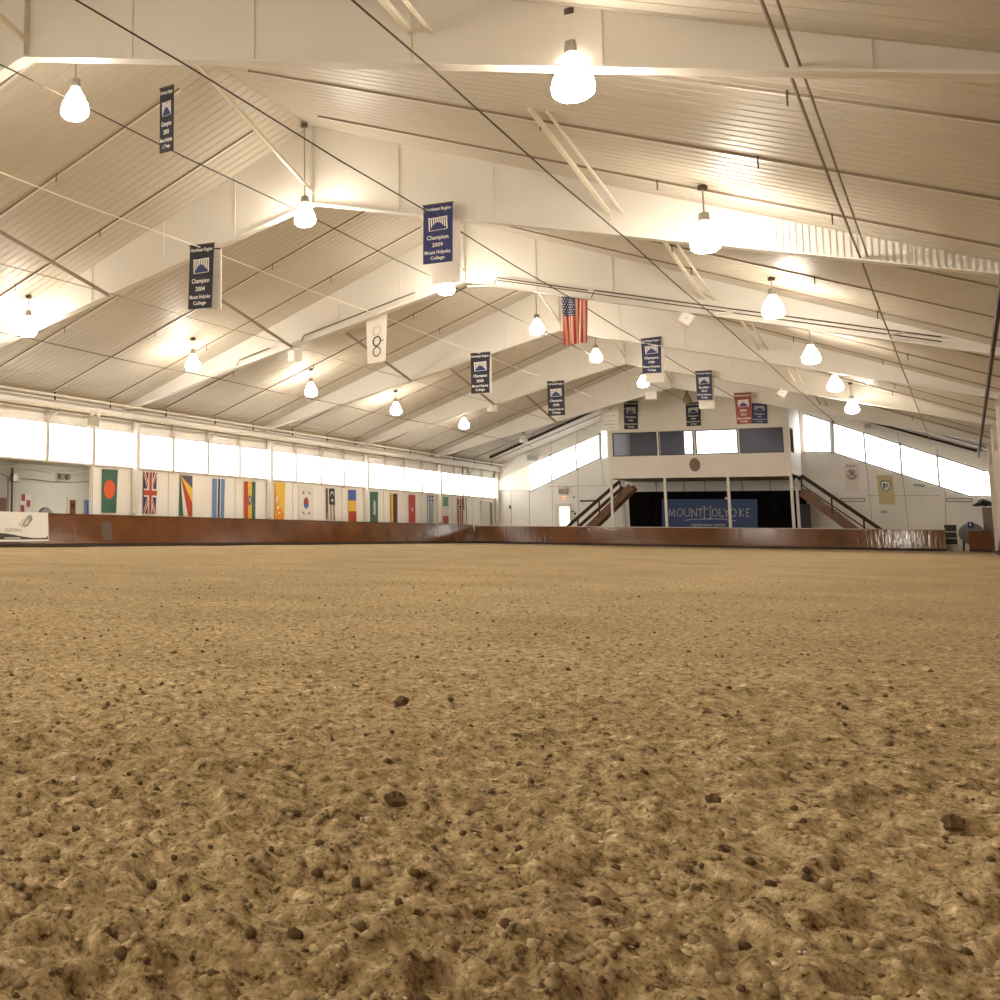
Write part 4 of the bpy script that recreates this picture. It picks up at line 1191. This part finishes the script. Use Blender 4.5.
emergency(563.5, 491.2, WX, 'twin emergency light above the EXIT sign')
emergency(92, 421, YL - .62, 'beige twin emergency light on the eave of the left wall', 'y', .28)
def wallbox(px, py, w, h, label, mk='sheet', name='wall_speaker', cat='speaker', d=.25):
    p = onx(px, py, WX)
    t = thing(name, label, cat, tuple(p))
    mb = MB(); mb.box(-d, 0, -w / 2, w / 2, -h / 2, h / 2); mb.build('case', mk, t)
    mb = MB(); mb.box(-d - .02, -d, -w / 2 + .08, w / 2 - .08, -h / 2 + .08, h / 2 - .08); mb.build('grille', 'grey_letter', t)
wallbox(533.5, 458, .85, .5, 'pale box with a grille high on the left of the far gable')
wallbox(868.5, 426, .5, .42, 'pale box with a grille high on the right of the far gable')
for px, py, w, h, lb in ((574, 497.2, .12, .07, 'small dark box to the right of the EXIT sign'), (572.4, 511.4, .24, .08, 'flat dark switch beside the white door'), (575, 513.6, .12, .14, 'square dark switch below the flat one'), (510, 507, .1, .22, 'dark switch on the far left of the end wall')):
    p = onx(px, py, WX); mb = MB(); mb.box(-.05, 0, -w / 2, w / 2, -h / 2, h / 2)
    o = mb.build('wall_switch', 'ink', org=tuple(p)); o.location = p; tag(o, lb, 'switch')
    for v in o.data.vertices: v.co += p
def rail_(pts, th_, mk, label):
    a, c = onx(*pts[0], WX - .05), onx(*pts[1], WX - .05)
    mb = MB(); mb.bar(a, c, .06, th_); tag(mb.build('wall_rail', mk), label, 'rail')
rail_([(580, 501), (597, 500.8)], .10, 'dark_rail', 'short dark rail on the wall above the left stairs')
def outline(px0, py0, px1, py1, label):
    mb = MB(); P = lambda a, b_: onx(a, b_, WX - .03)
    for s_ in (((px0, py0), (px1, py0)), ((px0, py1), (px1, py1)), ((px0, py0), (px0, py1)), ((px1, py0), (px1, py1))):
        mb.tube([P(*s_[0]), P(*s_[1])], .022, 4)
    tag(mb.build('wall_frame', 'strip'), label, 'frame')
outline(840.5, 498.5, 864.5, 501.3, 'long narrow empty frame on the wall above the right stairs')
outline(946.5, 498.5, 972, 501.5, 'long narrow empty frame above the gap at the far end')
# posters
q = qx(WX, [(844.5, 463.5), (858.6, 464), (859, 491.5), (845.5, 491)])
M['poster_white'] = mat('pinkish_white_paper', (0.86, 0.74, 0.70), 0.6)
t = thing('wall_poster', 'white poster with a dusty pink round crest below the sloping windows', 'poster', tuple(q.p(.5, 1)))
mb = MB(); sheet(mb, q, .02); mb.build('sheet', 'poster_white', t, t.location)
mb = MB(); paint(mb, q, disc(.48, .40, .36, .20, 24), 0); cr = mb.build('crest', 'pink', t, t.location)
mb = MB(); stroke(mb, q, [(.2, .36), (.5, .33), (.55, .38), (.8, .35)], .12, off=.012); stroke(mb, q, [(.3, .46), (.65, .46)], .05, off=.012); mb.build('crest_figure', 'letter', cr, t.location)
mb = MB(); text(mb, q, 'R A T', .46, .12, width=.6, height=.08); mb.build('lettering', 'ink', t, t.location)
q = qx(WX, [(876.6, 475.3), (892.6, 475.3), (895.2, 504.6), (879.4, 504)])
t = thing('wall_poster', 'yellow poster with a white shield below the sloping windows', 'poster', tuple(q.p(.5, 1)))
mb = MB(); sheet(mb, q, .02); mb.build('sheet', 'yellow_pale', t, t.location)
mb = MB(); sh = [(.22, .2), (.5, .18), (.8, .2), (.86, .36), (.74, .50), (.52, .56), (.3, .50), (.17, .36)]; paint(mb, q, sh, 0); paint(mb, q, [(.5 + (u - .5) * .86, .37 + (v - .37) * .86) for u, v in sh], 1, 2); shd = mb.build('shield', ['ink', 'letter'], t, t.location)
mb = MB(); stroke(mb, q, [(.36, .32), (.66, .31)], .06, off=.016); stroke(mb, q, [(.40, .30), (.40, .44)], .08, off=.016); stroke(mb, q, [(.5, .38), (.66, .37)], .06, off=.016); mb.build('shield_figure', 'hill', shd, t.location)
for px, py, w, lb in ((884, 511.8, .34, 'small grey plate below the yellow poster'), (917.5, 485.2, .4, 'small label under the right sloping windows'), (923, 485.6, .16, 'tiny dark plate next to the small label')):
    p = onx(px, py, WX); mb = MB(); mb.box(p.x - .03, p.x, p.y - w / 2, p.y + w / 2, p.z - .07, p.z + .07); tag(mb.build('wall_plate', 'grey_letter'), lb, 'plate')

# ------------------------------------------------------------------ things in the gap at the far end
p = onx(950.5, 531, 78.0)
t = thing('mounting_steps', 'dark set of steps with pale treads in the gap at the far end', 'steps', (78.0, p.y, 0))
z1_ = onx(950, 525.3, 78).z
for i in range(4):
    z = z1_ * (i + 1) / 4
    mb = MB(); mb.box(77.6 + .22 * i, 78.6, p.y - .27, p.y + .27, z - z1_ / 4, z - .03); mb.build('riser', 'ink' if i else 'tread_white', t, t.location)
    mb = MB(); mb.box(77.56 + .22 * i, 78.6, p.y - .29, p.y + .29, z - .03, z + .02); mb.build('tread', 'tread_white' if i < 3 else 'dark_rail', t, t.location)
p = onx(971.5, 533.5, 79.5)
R_ = .60
t = thing('drum', 'round grey drum with a dark blue patch behind the short brown board', 'drum', (79.5, p.y, 0))
mb = MB(); mb.lathe([(.05, -.36), (R_ * .7, -.34), (R_ * .95, -.26), (R_, -.15), (R_, .25), (R_ * .95, .3)], (79.5, p.y, p.z), 28, axis='x'); mb.build('shell', 'drum_grey', t, t.location, True)
mb = MB(); mb.box(79.02, 79.25, p.y - .12, p.y + .14, p.z + .32, p.z + .63); bpch = mb.build('blue_patch', 'hill', t, t.location)
mb = MB(); mb.box(79.015, 79.02, p.y - .01, p.y + .05, p.z + .42, p.z + .55); mb.build('mark', 'letter', bpch, t.location)
for s_ in (-.42, .42):
    mb = MB(); mb.bar((79.4, p.y + s_, -.1), (79.4, p.y + s_ * .8, p.z - .1), .3, .1); mb.build('leg', 'ink', t, t.location)
a = onx(982, 507.5, 80.0); c = onx(993, 507.5, 80.0)
t = thing('tall_cabinet', 'tall pale cabinet in the far right corner', 'cabinet', (80, (a.y + c.y) / 2, 0))
mb = MB(); mb.box(80, 80.7, c.y, a.y, 0, a.z); mb.build('body', 'cabinet', t, t.location)
mb = MB(); mb.box(79.97, 80, c.y + .05, a.y - .05, .1, a.z - .08); cd = mb.build('door', 'cabinet', t, t.location)
mb = MB(); mb.box(79.94, 79.97, a.y - .14, a.y - .1, 1.2, 1.45); mb.build('handle', 'dark_steel', cd, t.location)
mb = MB()
yc_ = (a.y + c.y) / 2 + .10
for dy, dz, r in ((-.28, .16, .15), (-.1, .22, .2), (.08, .30, .2), (.2, .2, .18), (.36, .14, .13), (0, .18, .2), (.5, .11, .08)):
    clod(mb, 80.35, yc_ + dy, a.z + dz + .03, r, 0, .7)
o = mb.build('black_cloth_bundle', 'ink', org=(80.35, (a.y + c.y) / 2, a.z)); tag(o, 'black bundle lying on top of the tall pale cabinet', 'bundle')
mb = MB(); mb.tube([(62, YR + .1, -.1), (62, YR + .1, 5.2)], .09, 8)
tag(mb.build('downpipe', 'dark_steel'), 'dark pipe climbing the right wall near the far corner', 'pipe')
mb = MB(); mb.tube([(10, -.80, 5.24), (80, -.80, 5.24)], .05, 6); tag(mb.build('eave_pipe', 'curb'), 'brown pipe along the eave of the right wall', 'pipe')

# ------------------------------------------------------------------ world, view
w = bpy.data.worlds.new('world'); SC.world = w; w.use_nodes = True
w.node_tree.nodes['Background'].inputs[0].default_value = (1, 0.97, 0.92, 1)
w.node_tree.nodes['Background'].inputs[1].default_value = 0.3
SC.view_settings.view_transform = 'Standard'
SC.view_settings.look = 'None'
SC.view_settings.exposure = 0.45
SC.view_settings.gamma = 1.0
SC.view_settings.use_curve_mapping = False
SC.cycles.use_denoising = True
SC.cycles.max_bounces = 8
SC.cycles.diffuse_bounces = 5
SC.cycles.sample_clamp_indirect = 6
